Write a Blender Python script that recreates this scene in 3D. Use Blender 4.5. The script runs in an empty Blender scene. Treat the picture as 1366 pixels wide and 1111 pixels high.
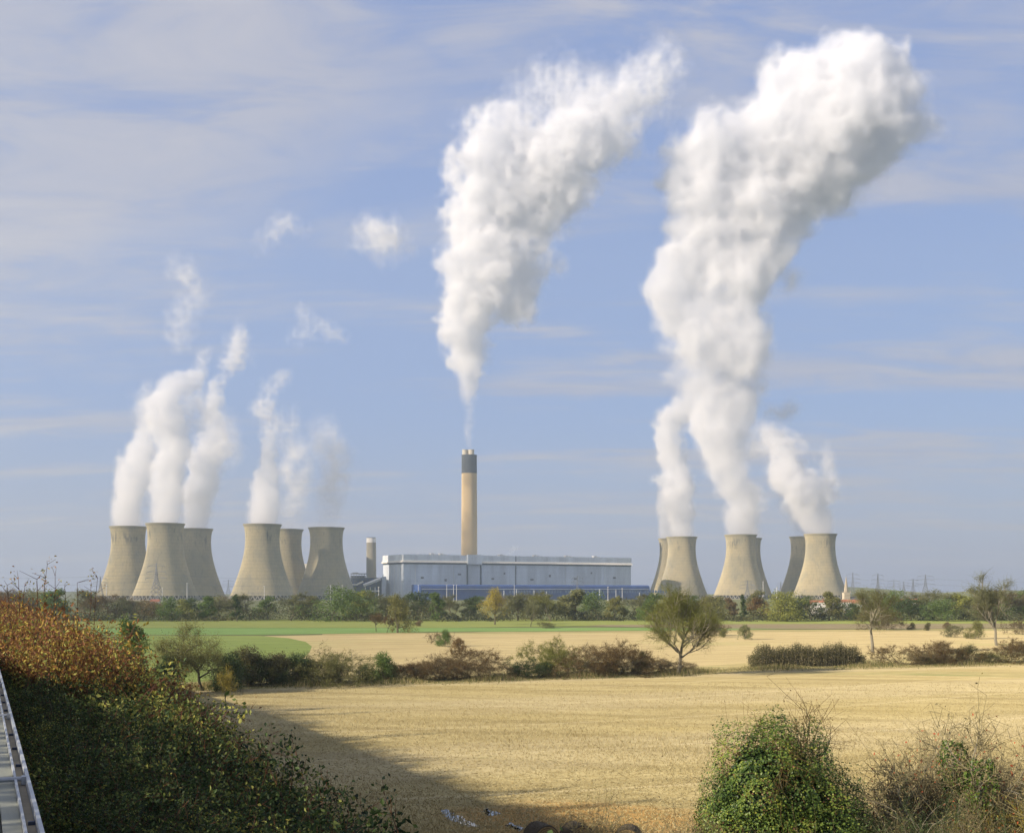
import bpy, math, random
import numpy as np

sc = bpy.context.scene
COL = sc.collection
R = math.radians

# ------------------------------------------------------------------ camera, world, sun, exposure
F_PX, W_PX, H_PX, HOR, CAM_H = 1649.0, 1366.0, 1111.0, 790.0, 12.0
cam_d = bpy.data.cameras.new("camera")
cam = bpy.data.objects.new("camera", cam_d)
COL.objects.link(cam)
cam.location = (0, 0, CAM_H)
cam.rotation_euler = (R(90), 0, 0)
cam_d.sensor_width = 36
cam_d.lens = 36 * F_PX / W_PX
cam_d.shift_y = (HOR - H_PX / 2) / W_PX
cam_d.clip_start = 0.1
cam_d.clip_end = 30000
sc.camera = cam

SUN_EL = 21.5
SUN_AZ = 62.0            # degrees from "behind the camera" towards the left
sh = (-math.sin(R(SUN_AZ)), -math.cos(R(SUN_AZ)))
s_dir = (sh[0] * math.cos(R(SUN_EL)), sh[1] * math.cos(R(SUN_EL)), math.sin(R(SUN_EL)))
sd = bpy.data.lights.new("sun", 'SUN')
sd.energy = 5.0
sd.angle = R(0.6)
sd.color = (1.0, 0.90, 0.76)
sun = bpy.data.objects.new("sun", sd)
COL.objects.link(sun)
from mathutils import Vector
sun.rotation_euler = Vector(s_dir).to_track_quat('Z', 'Y').to_euler()
sun.location = (-200, -100, 300)

world = bpy.data.worlds.new("World")
sc.world = world
world.use_nodes = True
SKY_STRENGTH = 0.060


class NB:
    """small node builder"""
    def __init__(self, tree):
        self.t = tree
        tree.nodes.clear()

    def n(self, kind, **kw):
        nd = self.t.nodes.new(kind)
        for k, v in kw.items():
            if k == 'i':
                for a, b in v.items():
                    if hasattr(b, 'is_output'):
                        self.t.links.new(b, nd.inputs[a])
                    else:
                        nd.inputs[a].default_value = b
            else:
                setattr(nd, k, v)
        return nd

    def m(self, op, a, b=None, c=None, clamp=False):
        nd = self.n('ShaderNodeMath', operation=op, use_clamp=clamp)
        for k, v in enumerate((a, b, c)):
            if v is None:
                continue
            if hasattr(v, 'is_output'):
                self.t.links.new(v, nd.inputs[k])
            else:
                nd.inputs[k].default_value = v
        return nd.outputs[0]

    def ss(self, v, a, b, lo=0.0, hi=1.0):
        nd = self.n('ShaderNodeMapRange', interpolation_type='SMOOTHSTEP')
        self.t.links.new(v, nd.inputs[0])
        nd.inputs[1].default_value = a
        nd.inputs[2].default_value = b
        nd.inputs[3].default_value = lo
        nd.inputs[4].default_value = hi
        return nd.outputs[0]

    def mix(self, f, a, b):
        nd = self.n('ShaderNodeMix', data_type='RGBA')
        for k, v in ((0, f), (6, a), (7, b)):
            if hasattr(v, 'is_output'):
                self.t.links.new(v, nd.inputs[k])
            elif k == 0:
                nd.inputs[0].default_value = v
            else:
                nd.inputs[k].default_value = (v[0], v[1], v[2], 1)
        return nd.outputs[2]

    def noise(self, vec, scale, detail=4, rough=0.55, dist=0.0):
        nd = self.n('ShaderNodeTexNoise')
        if vec is not None:
            self.t.links.new(vec, nd.inputs['Vector'])
        nd.inputs['Scale'].default_value = scale
        nd.inputs['Detail'].default_value = detail
        nd.inputs['Roughness'].default_value = rough
        nd.inputs['Distortion'].default_value = dist
        return nd.outputs[0]

    def scale(self, vec, s, loc=(0, 0, 0), rot=(0, 0, 0)):
        nd = self.n('ShaderNodeMapping')
        self.t.links.new(vec, nd.inputs[0])
        nd.inputs['Location'].default_value = loc
        nd.inputs['Rotation'].default_value = rot
        nd.inputs['Scale'].default_value = s
        return nd.outputs[0]

    def ramp(self, f, stops, interp='LINEAR'):
        nd = self.n('ShaderNodeValToRGB')
        nd.color_ramp.interpolation = interp
        el = nd.color_ramp.elements
        while len(el) < len(stops):
            el.new(0.5)
        for e, (p, c) in zip(el, stops):
            e.position = p
            e.color = (c[0], c[1], c[2], 1)
        self.t.links.new(f, nd.inputs[0])
        return nd.outputs[0]


# sky: Nishita plus thin high cloud laid out by direction (it sits at infinity, like the real one)
b = NB(world.node_tree)
tc = b.n('ShaderNodeTexCoord').outputs['Generated']
sky = b.n('ShaderNodeTexSky', sky_type='NISHITA', sun_disc=False, sun_elevation=R(SUN_EL),
          sun_rotation=math.atan2(s_dir[0], s_dir[1]), altitude=0, air_density=1.0, dust_density=1.6, ozone_density=2.0)
sp = b.n('ShaderNodeSeparateXYZ')
b.t.links.new(tc, sp.inputs[0])
dx, dy, dz = sp.outputs
den = b.m('MAXIMUM', dy, 0.05)
az = b.m('DIVIDE', dx, den)          # tan azimuth in front of the viewer
el_ = b.m('DIVIDE', dz, den)
zz = b.m('ADD', b.m('MAXIMUM', dz, 0.0), 0.10)
cb = b.n('ShaderNodeCombineXYZ')
b.t.links.new(b.m('DIVIDE', dx, zz), cb.inputs[0])
b.t.links.new(b.m('DIVIDE', dy, zz), cb.inputs[1])
plane = cb.outputs[0]
n1 = b.noise(b.scale(plane, (0.55, 0.85, 1), loc=(3.1, 1.7, 0), rot=(0, 0, R(18))), 0.9, 7, 0.55, 0.6)
n2 = b.noise(b.scale(plane, (0.35, 1.6, 1), loc=(8.0, 4.0, 0), rot=(0, 0, R(-8))), 1.2, 6, 0.6, 0.3)
# veil that fills the upper left and reaches over the top
edge = b.m('ADD', b.m('MULTIPLY', az, -0.62), b.m('MULTIPLY', el_, 0.95))     # grows to the upper left
veil = b.ss(b.m('ADD', edge, b.m('MULTIPLY', b.m('SUBTRACT', n1, 0.5), 0.55)), 0.37, 0.56)
n3 = b.noise(b.scale(plane, (1.3, 2.6, 1), loc=(5, 2, 0), rot=(0, 0, R(25))), 1.6, 7, 0.62, 0.8)
holes = b.ss(b.m('ADD', b.m('MULTIPLY', n1, 0.5), b.m('MULTIPLY', n3, 0.5)), 0.42, 0.54)
veil = b.m('MULTIPLY', veil, b.m('ADD', 0.25, b.m('MULTIPLY', holes, 0.70)))
top = b.m('MULTIPLY', b.ss(el_, 0.33, 0.47), b.ss(b.m('ADD', b.m('MULTIPLY', n2, 0.55), b.m('MULTIPLY', n3, 0.45)), 0.42, 0.60))
streak = b.m('MULTIPLY', b.ss(b.m('ADD', b.m('MULTIPLY', n2, 0.75), b.m('MULTIPLY', n3, 0.25)), 0.46, 0.62), 0.75)
cl = b.m('MAXIMUM', b.m('MULTIPLY', veil, 0.95), b.m('MULTIPLY', top, 0.9))
cl = b.m('MAXIMUM', cl, streak)
low = b.ss(el_, 0.0, 0.06)
cl = b.m('MULTIPLY', cl, low)
CLOUD_C = (4.75, 4.9, 6.0)
CLOUD_NODE = b.mix(cl, b.mix(0.38, sky.outputs[0], (3.3, 5.2, 12.5)), b.mix(b.ss(n3, 0.35, 0.65), (4.15, 4.5, 6.0), (5.35, 5.4, 6.2)))
# thin whitish air over the whole dome (stratospheric veil)
SKY_MIX = b.mix(b.ss(dz, 0.16, 0.0, 0.0, 0.62), CLOUD_NODE, (4.35, 4.75, 5.5))     # whitish air low over the horizon
bg = b.n('ShaderNodeBackground', i={'Color': SKY_MIX, 'Strength': SKY_STRENGTH})
wo = b.n('ShaderNodeOutputWorld', i={'Surface': bg.outputs[0]})
world.cycles.sampling_method = 'MANUAL'
world.cycles.sample_map_resolution = 512

sc.view_settings.view_transform = 'Standard'
sc.view_settings.look = 'None'
sc.view_settings.gamma = 1.0
sc.view_settings.exposure = 0.62
cy = sc.cycles
cy.max_bounces = 14
cy.diffuse_bounces = 3
cy.glossy_bounces = 2
cy.transmission_bounces = 2
cy.volume_bounces = 12
cy.transparent_max_bounces = 64
cy.sample_clamp_indirect = 6.0
cy.use_denoising = True


# ------------------------------------------------------------------ helpers
def P(px, py, D):
    """point seen at pixel (px, py) of the photo, D metres ahead"""
    return ((px - 683) / F_PX * D, D, CAM_H - (py - HOR) / F_PX * D)


def G(px, py):
    """ground point under pixel"""
    D = CAM_H * F_PX / (py - HOR)
    return ((px - 683) / F_PX * D, D)


def GX(px, D):
    return (px - 683) / F_PX * D


class Geo:
    def __init__(self):
        self.v, self.q, self.t, self.rq, self.rt, self.n = [], [], [], [], [], 0

    def add(self, v, q=None, t=None, rnd=0.0):
        v = np.asarray(v, float).reshape(-1, 3)
        if q is not None and len(q):
            q = np.asarray(q, int).reshape(-1, 4)
            self.q.append(q + self.n)
            self.rq.append(np.broadcast_to(np.asarray(rnd, float), (len(q),)))
        if t is not None and len(t):
            t = np.asarray(t, int).reshape(-1, 3)
            self.t.append(t + self.n)
            self.rt.append(np.broadcast_to(np.asarray(rnd, float), (len(t),)))
        self.v.append(v)
        self.n += len(v)
        return self

    def arrays(self):
        v = np.concatenate(self.v) if self.v else np.zeros((0, 3))
        q = np.concatenate(self.q) if self.q else np.zeros((0, 4), int)
        t = np.concatenate(self.t) if self.t else np.zeros((0, 3), int)
        rq = np.concatenate(self.rq) if self.rq else np.zeros(0)
        rt = np.concatenate(self.rt) if self.rt else np.zeros(0)
        return v, q, t, rq, rt

    # shapes
    def box(self, x0, x1, y0, y1, z0, z1, rnd=0.0, M=None):
        v = np.array([(x, y, z) for z in (z0, z1) for y in (y0, y1) for x in (x0, x1)], float)
        if M is not None:
            v = M(v)
        return self.add(v, [(0, 2, 3, 1), (4, 5, 7, 6), (0, 1, 5, 4), (2, 6, 7, 3), (0, 4, 6, 2), (1, 3, 7, 5)], rnd=rnd)

    def tube(self, pts, rad, n=6, rnd=0.0, cap=True):
        pts = np.asarray(pts, float)
        rad = np.broadcast_to(np.asarray(rad, float), (len(pts),))
        k = len(pts)
        d = np.gradient(pts, axis=0)
        d /= np.linalg.norm(d, axis=1)[:, None] + 1e-9
        up = np.where(np.abs(d[:, 2:3]) > 0.9, np.array([[1.0, 0, 0]]), np.array([[0, 0, 1.0]]))
        a = np.cross(d, up)
        a /= np.linalg.norm(a, axis=1)[:, None] + 1e-9
        c = np.cross(d, a)
        th = np.arange(n) / n * 2 * math.pi
        ring = pts[:, None] + rad[:, None, None] * (np.cos(th)[None, :, None] * a[:, None] + np.sin(th)[None, :, None] * c[:, None])
        q = []
        for i in range(k - 1):
            for j in range(n):
                j2 = (j + 1) % n
                q.append((i * n + j, i * n + j2, (i + 1) * n + j2, (i + 1) * n + j))
        v = ring.reshape(-1, 3)
        t = []
        if cap:
            v = np.vstack([v, pts[-1:], pts[:1]])
            e = k * n
            for j in range(n):
                j2 = (j + 1) % n
                t.append(((k - 1) * n + j, (k - 1) * n + j2, e))
                t.append((j2, j, e + 1))
        self.add(v, q, t, rnd)
        return self

    def segs(self, A, B, ra, rb, rnd=0.0, n=3):
        """many tapered prisms at once"""
        A, B = np.asarray(A, float), np.asarray(B, float)
        m = len(A)
        if not m:
            return self
        ra = np.broadcast_to(np.asarray(ra, float), (m,))
        rb = np.broadcast_to(np.asarray(rb, float), (m,))
        d = B - A
        d /= np.linalg.norm(d, axis=1)[:, None] + 1e-9
        up = np.where(np.abs(d[:, 2:3]) > 0.9, np.array([[1.0, 0, 0]]), np.array([[0, 0, 1.0]]))
        a = np.cross(d, up)
        a /= np.linalg.norm(a, axis=1)[:, None] + 1e-9
        c = np.cross(d, a)
        th = np.arange(n) / n * 2 * math.pi
        dirs = np.cos(th)[None, :, None] * a[:, None] + np.sin(th)[None, :, None] * c[:, None]
        v = np.concatenate([A[:, None] + ra[:, None, None] * dirs, B[:, None] + rb[:, None, None] * dirs], axis=1)
        base = (np.arange(m) * 2 * n)[:, None, None]
        j = np.arange(n)
        q = np.stack([j, (j + 1) % n, (j + 1) % n + n, j + n], axis=1)[None] + base
        r = np.repeat(np.broadcast_to(np.asarray(rnd, float), (m,)), n)
        self.add(v.reshape(-1, 3), q.reshape(-1, 4), rnd=r)
        return self

    def leaves(self, rng, C, size, rnd, up_bias=0.3, aspect=0.55, N=None):
        """diamond leaf faces with random orientation at centres C"""
        C = np.asarray(C, float)
        m = len(C)
        if not m:
            return self
        size = np.broadcast_to(np.asarray(size, float), (m,))
        nrm = rng.normal(size=(m, 3))
        nrm /= np.linalg.norm(nrm, axis=1)[:, None]
        if N is not None:
            nrm = nrm * 0.55 + N
        nrm[:, 2] += up_bias
        nrm /= np.linalg.norm(nrm, axis=1)[:, None] + 1e-9
        a = np.cross(nrm, rng.normal(size=(m, 3)))
        a /= np.linalg.norm(a, axis=1)[:, None] + 1e-9
        c = np.cross(nrm, a)
        a = a * size[:, None] * 0.5
        c = c * size[:, None] * 0.5 * aspect
        bend = nrm * size[:, None] * 0.12
        v = np.stack([C - a, C - c + bend, C + a, C + c + bend], axis=1).reshape(-1, 3)
        q = (np.arange(m) * 4)[:, None] + np.array([[0, 1, 2, 3]])
        self.add(v, q, rnd=rnd)
        return self


def mesh_of(geo, name="mesh"):
    v, q, t, rq, rt = geo.arrays() if isinstance(geo, Geo) else geo
    me = bpy.data.meshes.new(name)
    nq, nt = len(q), len(t)
    me.vertices.add(len(v))
    me.vertices.foreach_set('co', v.astype(np.float32).ravel())
    loops = np.concatenate([q.ravel(), t.ravel()]).astype(np.int32)
    me.loops.add(len(loops))
    me.loops.foreach_set('vertex_index', loops)
    me.polygons.add(nq + nt)
    st = np.concatenate([np.arange(nq) * 4, nq * 4 + np.arange(nt) * 3]).astype(np.int32)
    me.polygons.foreach_set('loop_start', st)
    at = me.attributes.new('rnd', 'FLOAT', 'FACE')
    at.data.foreach_set('value', np.concatenate([rq, rt]).astype(np.float32))
    me.update(calc_edges=True)
    me.validate()
    if nq + nt < 6000:
        me.polygons.foreach_set('use_smooth', np.ones(nq + nt, bool))
        me.set_sharp_from_angle(angle=R(32))
    else:
        me.polygons.foreach_set('use_smooth', np.zeros(nq + nt, bool))
    return me


def obj(name, geo, mat, parent=None, smooth=False, loc=None):
    me = geo if isinstance(geo, bpy.types.Mesh) else mesh_of(geo, name)
    if smooth:
        me.polygons.foreach_set('use_smooth', np.ones(len(me.polygons), bool))
    if mat is not None and not me.materials:
        me.materials.append(mat)
    o = bpy.data.objects.new(name, me)
    COL.objects.link(o)
    if parent is not None:
        o.parent = parent
    if loc is not None:
        o.location = loc
    return o


def tag(o, label, cat, group=None):
    o['label'] = label
    o['category'] = cat
    if group:
        o['group'] = group
    return o


def thing(name, label, cat, loc=(0, 0, 0), rz=0.0, group=None):
    o = bpy.data.objects.new(name, None)
    COL.objects.link(o)
    o.location = loc
    o.rotation_euler = (0, 0, rz)
    o.empty_display_size = 0.5
    return tag(o, label, cat, group)


def setting(o, kind='structure'):
    o['kind'] = kind
    return o


def copy_tree(o, parent=None):
    c = o.copy()
    COL.objects.link(c)
    c.parent = parent
    for ch in list(o.children):
        copy_tree(ch, c)
    return c


# ------------------------------------------------------------------ materials
def mat(name, fn):
    m = bpy.data.materials.new(name)
    m.use_nodes = True
    fn(NB(m.node_tree))
    return m


def principled(b, col, rough=0.8, metal=0.0, bump=None, bstr=0.3, bdist=0.1, spec=0.3):
    p = b.n('ShaderNodeBsdfPrincipled')
    for k, v in (('Diffuse Roughness', 1.0), ('Base Color', col), ('Roughness', rough), ('Metallic', metal), ('Specular IOR Level', spec)):
        if hasattr(v, 'is_output'):
            b.t.links.new(v, p.inputs[k])
        else:
            p.inputs[k].default_value = (*v, 1) if k == 'Base Color' else v
    if bump is not None:
        bn = b.n('ShaderNodeBump')
        bn.inputs['Strength'].default_value = bstr
        bn.inputs['Distance'].default_value = bdist
        b.t.links.new(bump, bn.inputs['Height'])
        b.t.links.new(bn.outputs[0], p.inputs['Normal'])
    b.n('ShaderNodeOutputMaterial', i={'Surface': p.outputs[0]})
    return p


def flat(name, c, rough=0.7, metal=0.0, var=0.25, scale=0.6):
    def f(b):
        tc = b.n('ShaderNodeTexCoord').outputs['Object']
        n = b.noise(tc, scale, 5, 0.6)
        lo = tuple(x * (1 - var) for x in c)
        hi = tuple(min(1, x * (1 + var * 0.6)) for x in c)
        principled(b, b.mix(n, lo, hi), rough, metal)
    return mat(name, f)


def leafy(name, stops, trans=0.3, rough=0.6):
    """leaf colour picked by each face's own random value"""
    def f(b):
        a = b.n('ShaderNodeAttribute', attribute_name='rnd').outputs['Fac']
        col = b.ramp(a, stops)
        p = b.n('ShaderNodeBsdfPrincipled', i={'Base Color': col, 'Roughness': rough, 'Specular IOR Level': 0.25})
        tr = b.n('ShaderNodeBsdfTranslucent', i={'Color': col})
        mx = b.n('ShaderNodeMixShader', i={0: trans, 1: p.outputs[0], 2: tr.outputs[0]})
        b.n('ShaderNodeOutputMaterial', i={'Surface': mx.outputs[0]})
    return mat(name, f)


def ramp3(c, v=0.45):
    return [(0.0, tuple(x * (1 - v) for x in c)), (0.5, c), (1.0, tuple(min(1, x * (1 + v)) for x in c))]


M = {}
M['bark'] = flat('bark', (0.155, 0.142, 0.082), 0.9, scale=3)
M['bark_pale'] = flat('pale bark', (0.27, 0.24, 0.17), 0.9, scale=3)
LEAF = {
    'green': ramp3((0.125, 0.185, 0.045)),
    'dark green': ramp3((0.075, 0.11, 0.035)),
    'olive': ramp3((0.21, 0.205, 0.065)),
    'grey green': ramp3((0.23, 0.235, 0.10)),
    'yellow green': ramp3((0.26, 0.27, 0.06)),
    'yellow': ramp3((0.38, 0.31, 0.06)),
    'russet': ramp3((0.20, 0.13, 0.048)),
    'brown': ramp3((0.21, 0.155, 0.075)),
    'dark brown': ramp3((0.125, 0.115, 0.045)),
}
for k, v in LEAF.items():
    M['leaf ' + k] = leafy('leaves ' + k, v)


def concrete_tower(b):
    tcn = b.n('ShaderNodeTexCoord')
    tc = tcn.outputs['Object']
    oi = b.n('ShaderNodeObjectInfo').outputs['Random']
    s = b.n('ShaderNodeSeparateXYZ')
    b.t.links.new(tc, s.inputs[0])
    x, y, z = s.outputs
    ang = b.m('ARCTAN2', y, x)
    cc = b.n('ShaderNodeCombineXYZ')
    b.t.links.new(b.m('MULTIPLY', ang, 8.0), cc.inputs[0])
    b.t.links.new(b.m('MULTIPLY', z, 0.05), cc.inputs[1])
    b.t.links.new(b.m('MULTIPLY', oi, 37.0), cc.inputs[2])
    streak = b.noise(cc.outputs[0], 1.6, 6, 0.62)
    broad = b.noise(tc, 0.03, 5, 0.6)
    lift = b.m('SINE', b.m('MULTIPLY', z, 2 * math.pi / 5.2))
    c = b.mix(b.ss(streak, 0.25, 0.75), (0.365, 0.32, 0.19), (0.52, 0.455, 0.285))
    c = b.mix(b.m('MULTIPLY', b.ss(broad, 0.42, 0.62), 0.6), c, (0.31, 0.295, 0.215))
    c = b.mix(b.m('MULTIPLY', b.ss(lift, 0.7, 0.99), 0.26), c, (0.22, 0.21, 0.17))
    # dark mould runs under the rim
    cc2 = b.n('ShaderNodeCombineXYZ')
    b.t.links.new(b.m('MULTIPLY', ang, 2.2), cc2.inputs[0])
    b.t.links.new(b.m('MULTIPLY', z, 0.022), cc2.inputs[1])
    b.t.links.new(b.m('MULTIPLY', oi, 91.0), cc2.inputs[2])
    pn = b.noise(cc2.outputs[0], 1.7, 3, 0.5)
    band = b.m('MULTIPLY', b.ss(z, 78, 98), b.ss(z, 108, 101))
    dark = b.m('MULTIPLY', b.m('MULTIPLY', band, b.ss(b.m('ADD', pn, b.m('MULTIPLY', b.m('SUBTRACT', streak, 0.5), 0.5)), 0.56, 0.68)), 0.75)
    c = b.mix(dark, c, (0.075, 0.08, 0.08))
    c = b.mix(b.m('MULTIPLY', oi, 0.35), c, (0.34, 0.32, 0.24))
    wet = b.m('MULTIPLY', b.ss(b.m('ADD', streak, b.m('MULTIPLY', broad, 0.4)), 0.72, 0.86), 0.5)
    c = b.mix(wet, c, (0.20, 0.19, 0.15))
    rim = b.m('MULTIPLY', b.ss(z, 108.5, 111.5), 0.35)
    c = b.mix(rim, c, (0.24, 0.23, 0.17))
    principled(b, c, 0.9, spec=0.15)


M['tower'] = mat('weathered tower concrete', concrete_tower)
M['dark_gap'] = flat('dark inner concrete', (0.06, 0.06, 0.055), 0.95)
M['leg_con'] = flat('grey leg concrete', (0.33, 0.31, 0.25), 0.9)
M['chimney'] = flat('buff chimney concrete', (0.56, 0.44, 0.25), 0.85, var=0.10, scale=0.05)
M['chimney_cap'] = flat('dark slate chimney band', (0.10, 0.115, 0.13), 0.8, var=0.2, scale=0.2)
M['flue'] = flat('pale flue', (0.66, 0.62, 0.52), 0.7, var=0.08)
M['grey_con'] = flat('grey concrete', (0.36, 0.34, 0.27), 0.85, var=0.12, scale=0.05)
M['white'] = flat('white paint', (0.8, 0.79, 0.76), 0.5, var=0.06)


def cladding(c, rough, metal, fine=0.5, streak_amt=0.55):
    def f(b):
        tc = b.n('ShaderNodeTexCoord').outputs['Object']
        n = b.noise(b.scale(tc, (0.06, 0.06, 0.012)), 1.0, 6, 0.6)
        n2 = b.noise(tc, 0.02, 4, 0.5)
        s = b.n('ShaderNodeSeparateXYZ')
        b.t.links.new(tc, s.inputs[0])
        seam = b.ss(b.m('FRACT', b.m('MULTIPLY', s.outputs[2], 1 / 7.5)), 0.0, 0.06, 0.8, 1.0)
        seam2 = b.ss(b.m('FRACT', b.m('MULTIPLY', s.outputs[0], 1 / 12.0)), 0.0, 0.05, 0.86, 1.0)
        lo = tuple(x * (1 - 0.3 * streak_amt) for x in c)
        hi = tuple(min(1, x * (1 + 0.2 * streak_amt)) for x in c)
        col = b.mix(b.ss(n, 0.3, 0.7), lo, hi)
        col = b.mix(b.m('MULTIPLY', b.ss(n2, 0.45, 0.65), 0.3), col, tuple(x * 0.85 for x in c))
        k = b.m('MULTIPLY', seam, seam2)
        mm = b.n('ShaderNodeMix', data_type='RGBA', blend_type='MULTIPLY')
        mm.inputs[0].default_value = 1.0
        b.t.links.new(col, mm.inputs[6])
        cbn = b.n('ShaderNodeCombineColor')
        for i in range(3):
            b.t.links.new(k, cbn.inputs[i])
        b.t.links.new(cbn.outputs[0], mm.inputs[7])
        principled(b, mm.outputs[2], rough, metal)
    return f


M['clad'] = mat('pale grey sheet cladding', cladding((0.74, 0.78, 0.80), 0.4, 0.0))
M['clad_low'] = mat('grey sheet cladding', cladding((0.66, 0.72, 0.78), 0.45, 0.0))
M['clad_blue'] = mat('blue sheet cladding', cladding((0.02, 0.065, 0.24), 0.6, 0.0))
M['glass_blue'] = flat('blue glazing', (0.14, 0.22, 0.40), 0.2, var=0.5, scale=0.1)
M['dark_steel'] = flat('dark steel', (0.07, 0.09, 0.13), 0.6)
M['steel'] = flat('galvanised steel', (0.22, 0.24, 0.27), 0.6, 0.1)
M['trim'] = flat('cream trim', (0.84, 0.80, 0.70), 0.5, var=0.05)
M['stone'] = flat('church stone', (0.52, 0.46, 0.34), 0.9)
M['slate'] = flat('slate roof', (0.11, 0.11, 0.12), 0.8)
M['redroof'] = flat('red tile roof', (0.36, 0.14, 0.08), 0.85)
M['render'] = flat('white render', (0.72, 0.69, 0.62), 0.85)
M['brick'] = flat('red brick', (0.30, 0.17, 0.11), 0.85)


# ------------------------------------------------------------------ ground and fields
def field_mat(name, a, c, patch=None, rowdir=0.0, rows=0.0, rowamt=0.25, fine=2.2, bump=0.35, patch_scale=0.02, patch_amt=0.5, mud=None):
    def f(b):
        tc = b.n('ShaderNodeTexCoord').outputs['Object']
        rot = b.scale(tc, (1, 1, 1), rot=(0, 0, -rowdir))
        warp = b.noise(tc, 0.012, 3, 0.5)
        s = b.n('ShaderNodeSeparateXYZ')
        b.t.links.new(rot, s.inputs[0])
        fn = b.noise(b.scale(rot, (0.25, 1.0, 1)), fine, 8, 0.72)
        mid = b.noise(b.scale(rot, (0.16, 1.0, 1)), 0.22, 6, 0.65, 0.4)
        big = b.noise(b.scale(rot, (0.5, 1.0, 1)), patch_scale, 5, 0.6, 0.5)
        col = b.mix(b.ss(fn, 0.30, 0.70), a, c)
        k = b.ss(mid, 0.35, 0.68)
        col = b.mix(b.m('MULTIPLY', k, 0.55), col, tuple(x * 0.72 for x in a))
        if rows:
            w = b.m('SINE', b.m('MULTIPLY', b.m('ADD', s.outputs[1], b.m('MULTIPLY', warp, 14.0)), 2 * math.pi / rows))
            w = b.m('MULTIPLY', b.ss(w, 0.2, 1.0), b.ss(mid, 0.3, 0.6))
            col = b.mix(b.m('MULTIPLY', w, rowamt), col, tuple(x * 0.6 for x in a))
        if mud:
            tr = b.scale(tc, (1, 1, 1), rot=(0, 0, R(-24)))
            st = b.n('ShaderNodeSeparateXYZ')
            b.t.links.new(tr, st.inputs[0])
            yy = b.m('ADD', st.outputs[1], b.m('MULTIPLY', b.m('SINE', b.m('MULTIPLY', st.outputs[0], 0.030)), 7.0))
            fr = b.m('FRACT', b.m('DIVIDE', yy, 18.0))
            w1 = b.m('MULTIPLY', b.ss(fr, 0.02, 0.04), b.ss(fr, 0.075, 0.055))
            w2 = b.m('MULTIPLY', b.ss(fr, 0.13, 0.15), b.ss(fr, 0.185, 0.165))
            wl = b.ss(mid, 0.2, 0.5)
            col = b.mix(b.m('MULTIPLY', b.m('MULTIPLY', w1, wl), 0.30), col, (0.60, 0.50, 0.30))
            col = b.mix(b.m('MULTIPLY', b.m('MULTIPLY', w2, wl), 0.35), col, (0.25, 0.20, 0.085))
            bnd = b.ss(b.m('SINE', b.m('MULTIPLY', st.outputs[1], 2 * math.pi / 37.0)), -0.2, 0.6)
            col = b.mix(b.m('MULTIPLY', bnd, 0.25), col, (0.50, 0.42, 0.26))
            gw = b.noise(tc, 0.35, 6, 0.7)
            col = b.mix(b.m('MULTIPLY', b.ss(gw, 0.60, 0.72), 0.5), col, (0.20, 0.20, 0.07))
        if patch:
            col = b.mix(b.m('MULTIPLY', b.ss(big, 0.5, 0.68), patch_amt), col, patch)
        if mud:
            mx_, my_, rx_, ry_ = mud
            s0 = b.n('ShaderNodeSeparateXYZ')
            b.t.links.new(tc, s0.inputs[0])
            ex = b.m('POWER', b.m('DIVIDE', b.m('SUBTRACT', s0.outputs[0], mx_), rx_), 2.0)
            ey = b.m('POWER', b.m('DIVIDE', b.m('SUBTRACT', s0.outputs[1], my_), ry_), 2.0)
            r2 = b.m('ADD', b.m('ADD', ex, ey), b.m('MULTIPLY', b.m('SUBTRACT', mid, 0.5), 2.6))
            k2 = b.ss(b.m('ADD', r2, b.m('MULTIPLY', b.m('SUBTRACT', fn, 0.5), 1.2)), 1.0, 0.2)
            col = b.mix(b.m('MULTIPLY', k2, 0.75), col, (0.36, 0.20, 0.055))
        principled(b, col, 0.95, spec=0.1, bump=fn, bstr=bump, bdist=0.15)
    return mat(name, f)


M['ground'] = field_mat('rough ground', (0.10, 0.12, 0.045), (0.17, 0.17, 0.07), fine=0.4)
M['stubble'] = field_mat('near stubble', (0.295, 0.23, 0.095), (0.49, 0.41, 0.205), patch=(0.32, 0.25, 0.085), rowdir=R(-14), rows=9.0, fine=3.2, bump=0.5, patch_scale=0.035, mud=(3.5, 64.0, 9.0, 9.0))
M['stubble_far'] = field_mat('pale stubble', (0.38, 0.30, 0.14), (0.48, 0.39, 0.20), patch=(0.28, 0.29, 0.10), rowdir=R(14), rows=12.0, rowamt=0.3, fine=0.8, bump=0.3, patch_scale=0.016, patch_amt=0.6)
M['crop'] = field_mat('young green crop', (0.155, 0.205, 0.05), (0.225, 0.275, 0.07), patch=(0.25, 0.27, 0.075), rowdir=R(2), rows=10, rowamt=0.15, fine=0.7, bump=0.1, patch_amt=0.4)
M['crop_bright'] = field_mat('bright green crop', (0.135, 0.225, 0.06), (0.19, 0.28, 0.085), rowdir=0, fine=0.6, bump=0.1)
M['pasture'] = field_mat('olive pasture', (0.175, 0.205, 0.05), (0.245, 0.265, 0.075), rowdir=0, fine=0.6, bump=0.1)
M['plough'] = field_mat('ploughed strip', (0.17, 0.135, 0.075), (0.25, 0.205, 0.12), patch=(0.17, 0.19, 0.08), rowdir=0, fine=0.6, bump=0.1)
M['verge'] = field_mat('dry grass verge', (0.26, 0.22, 0.09), (0.44, 0.36, 0.17), patch=(0.15, 0.19, 0.06), rowdir=0, fine=0.8, bump=0.3, patch_scale=0.08)
M['mud'] = field_mat('rusty wet soil', (0.30, 0.155, 0.045), (0.47, 0.29, 0.095), patch=(0.18, 0.12, 0.06), rowdir=R(-6), fine=2.6, bump=0.5, patch_scale=0.2)


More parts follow.
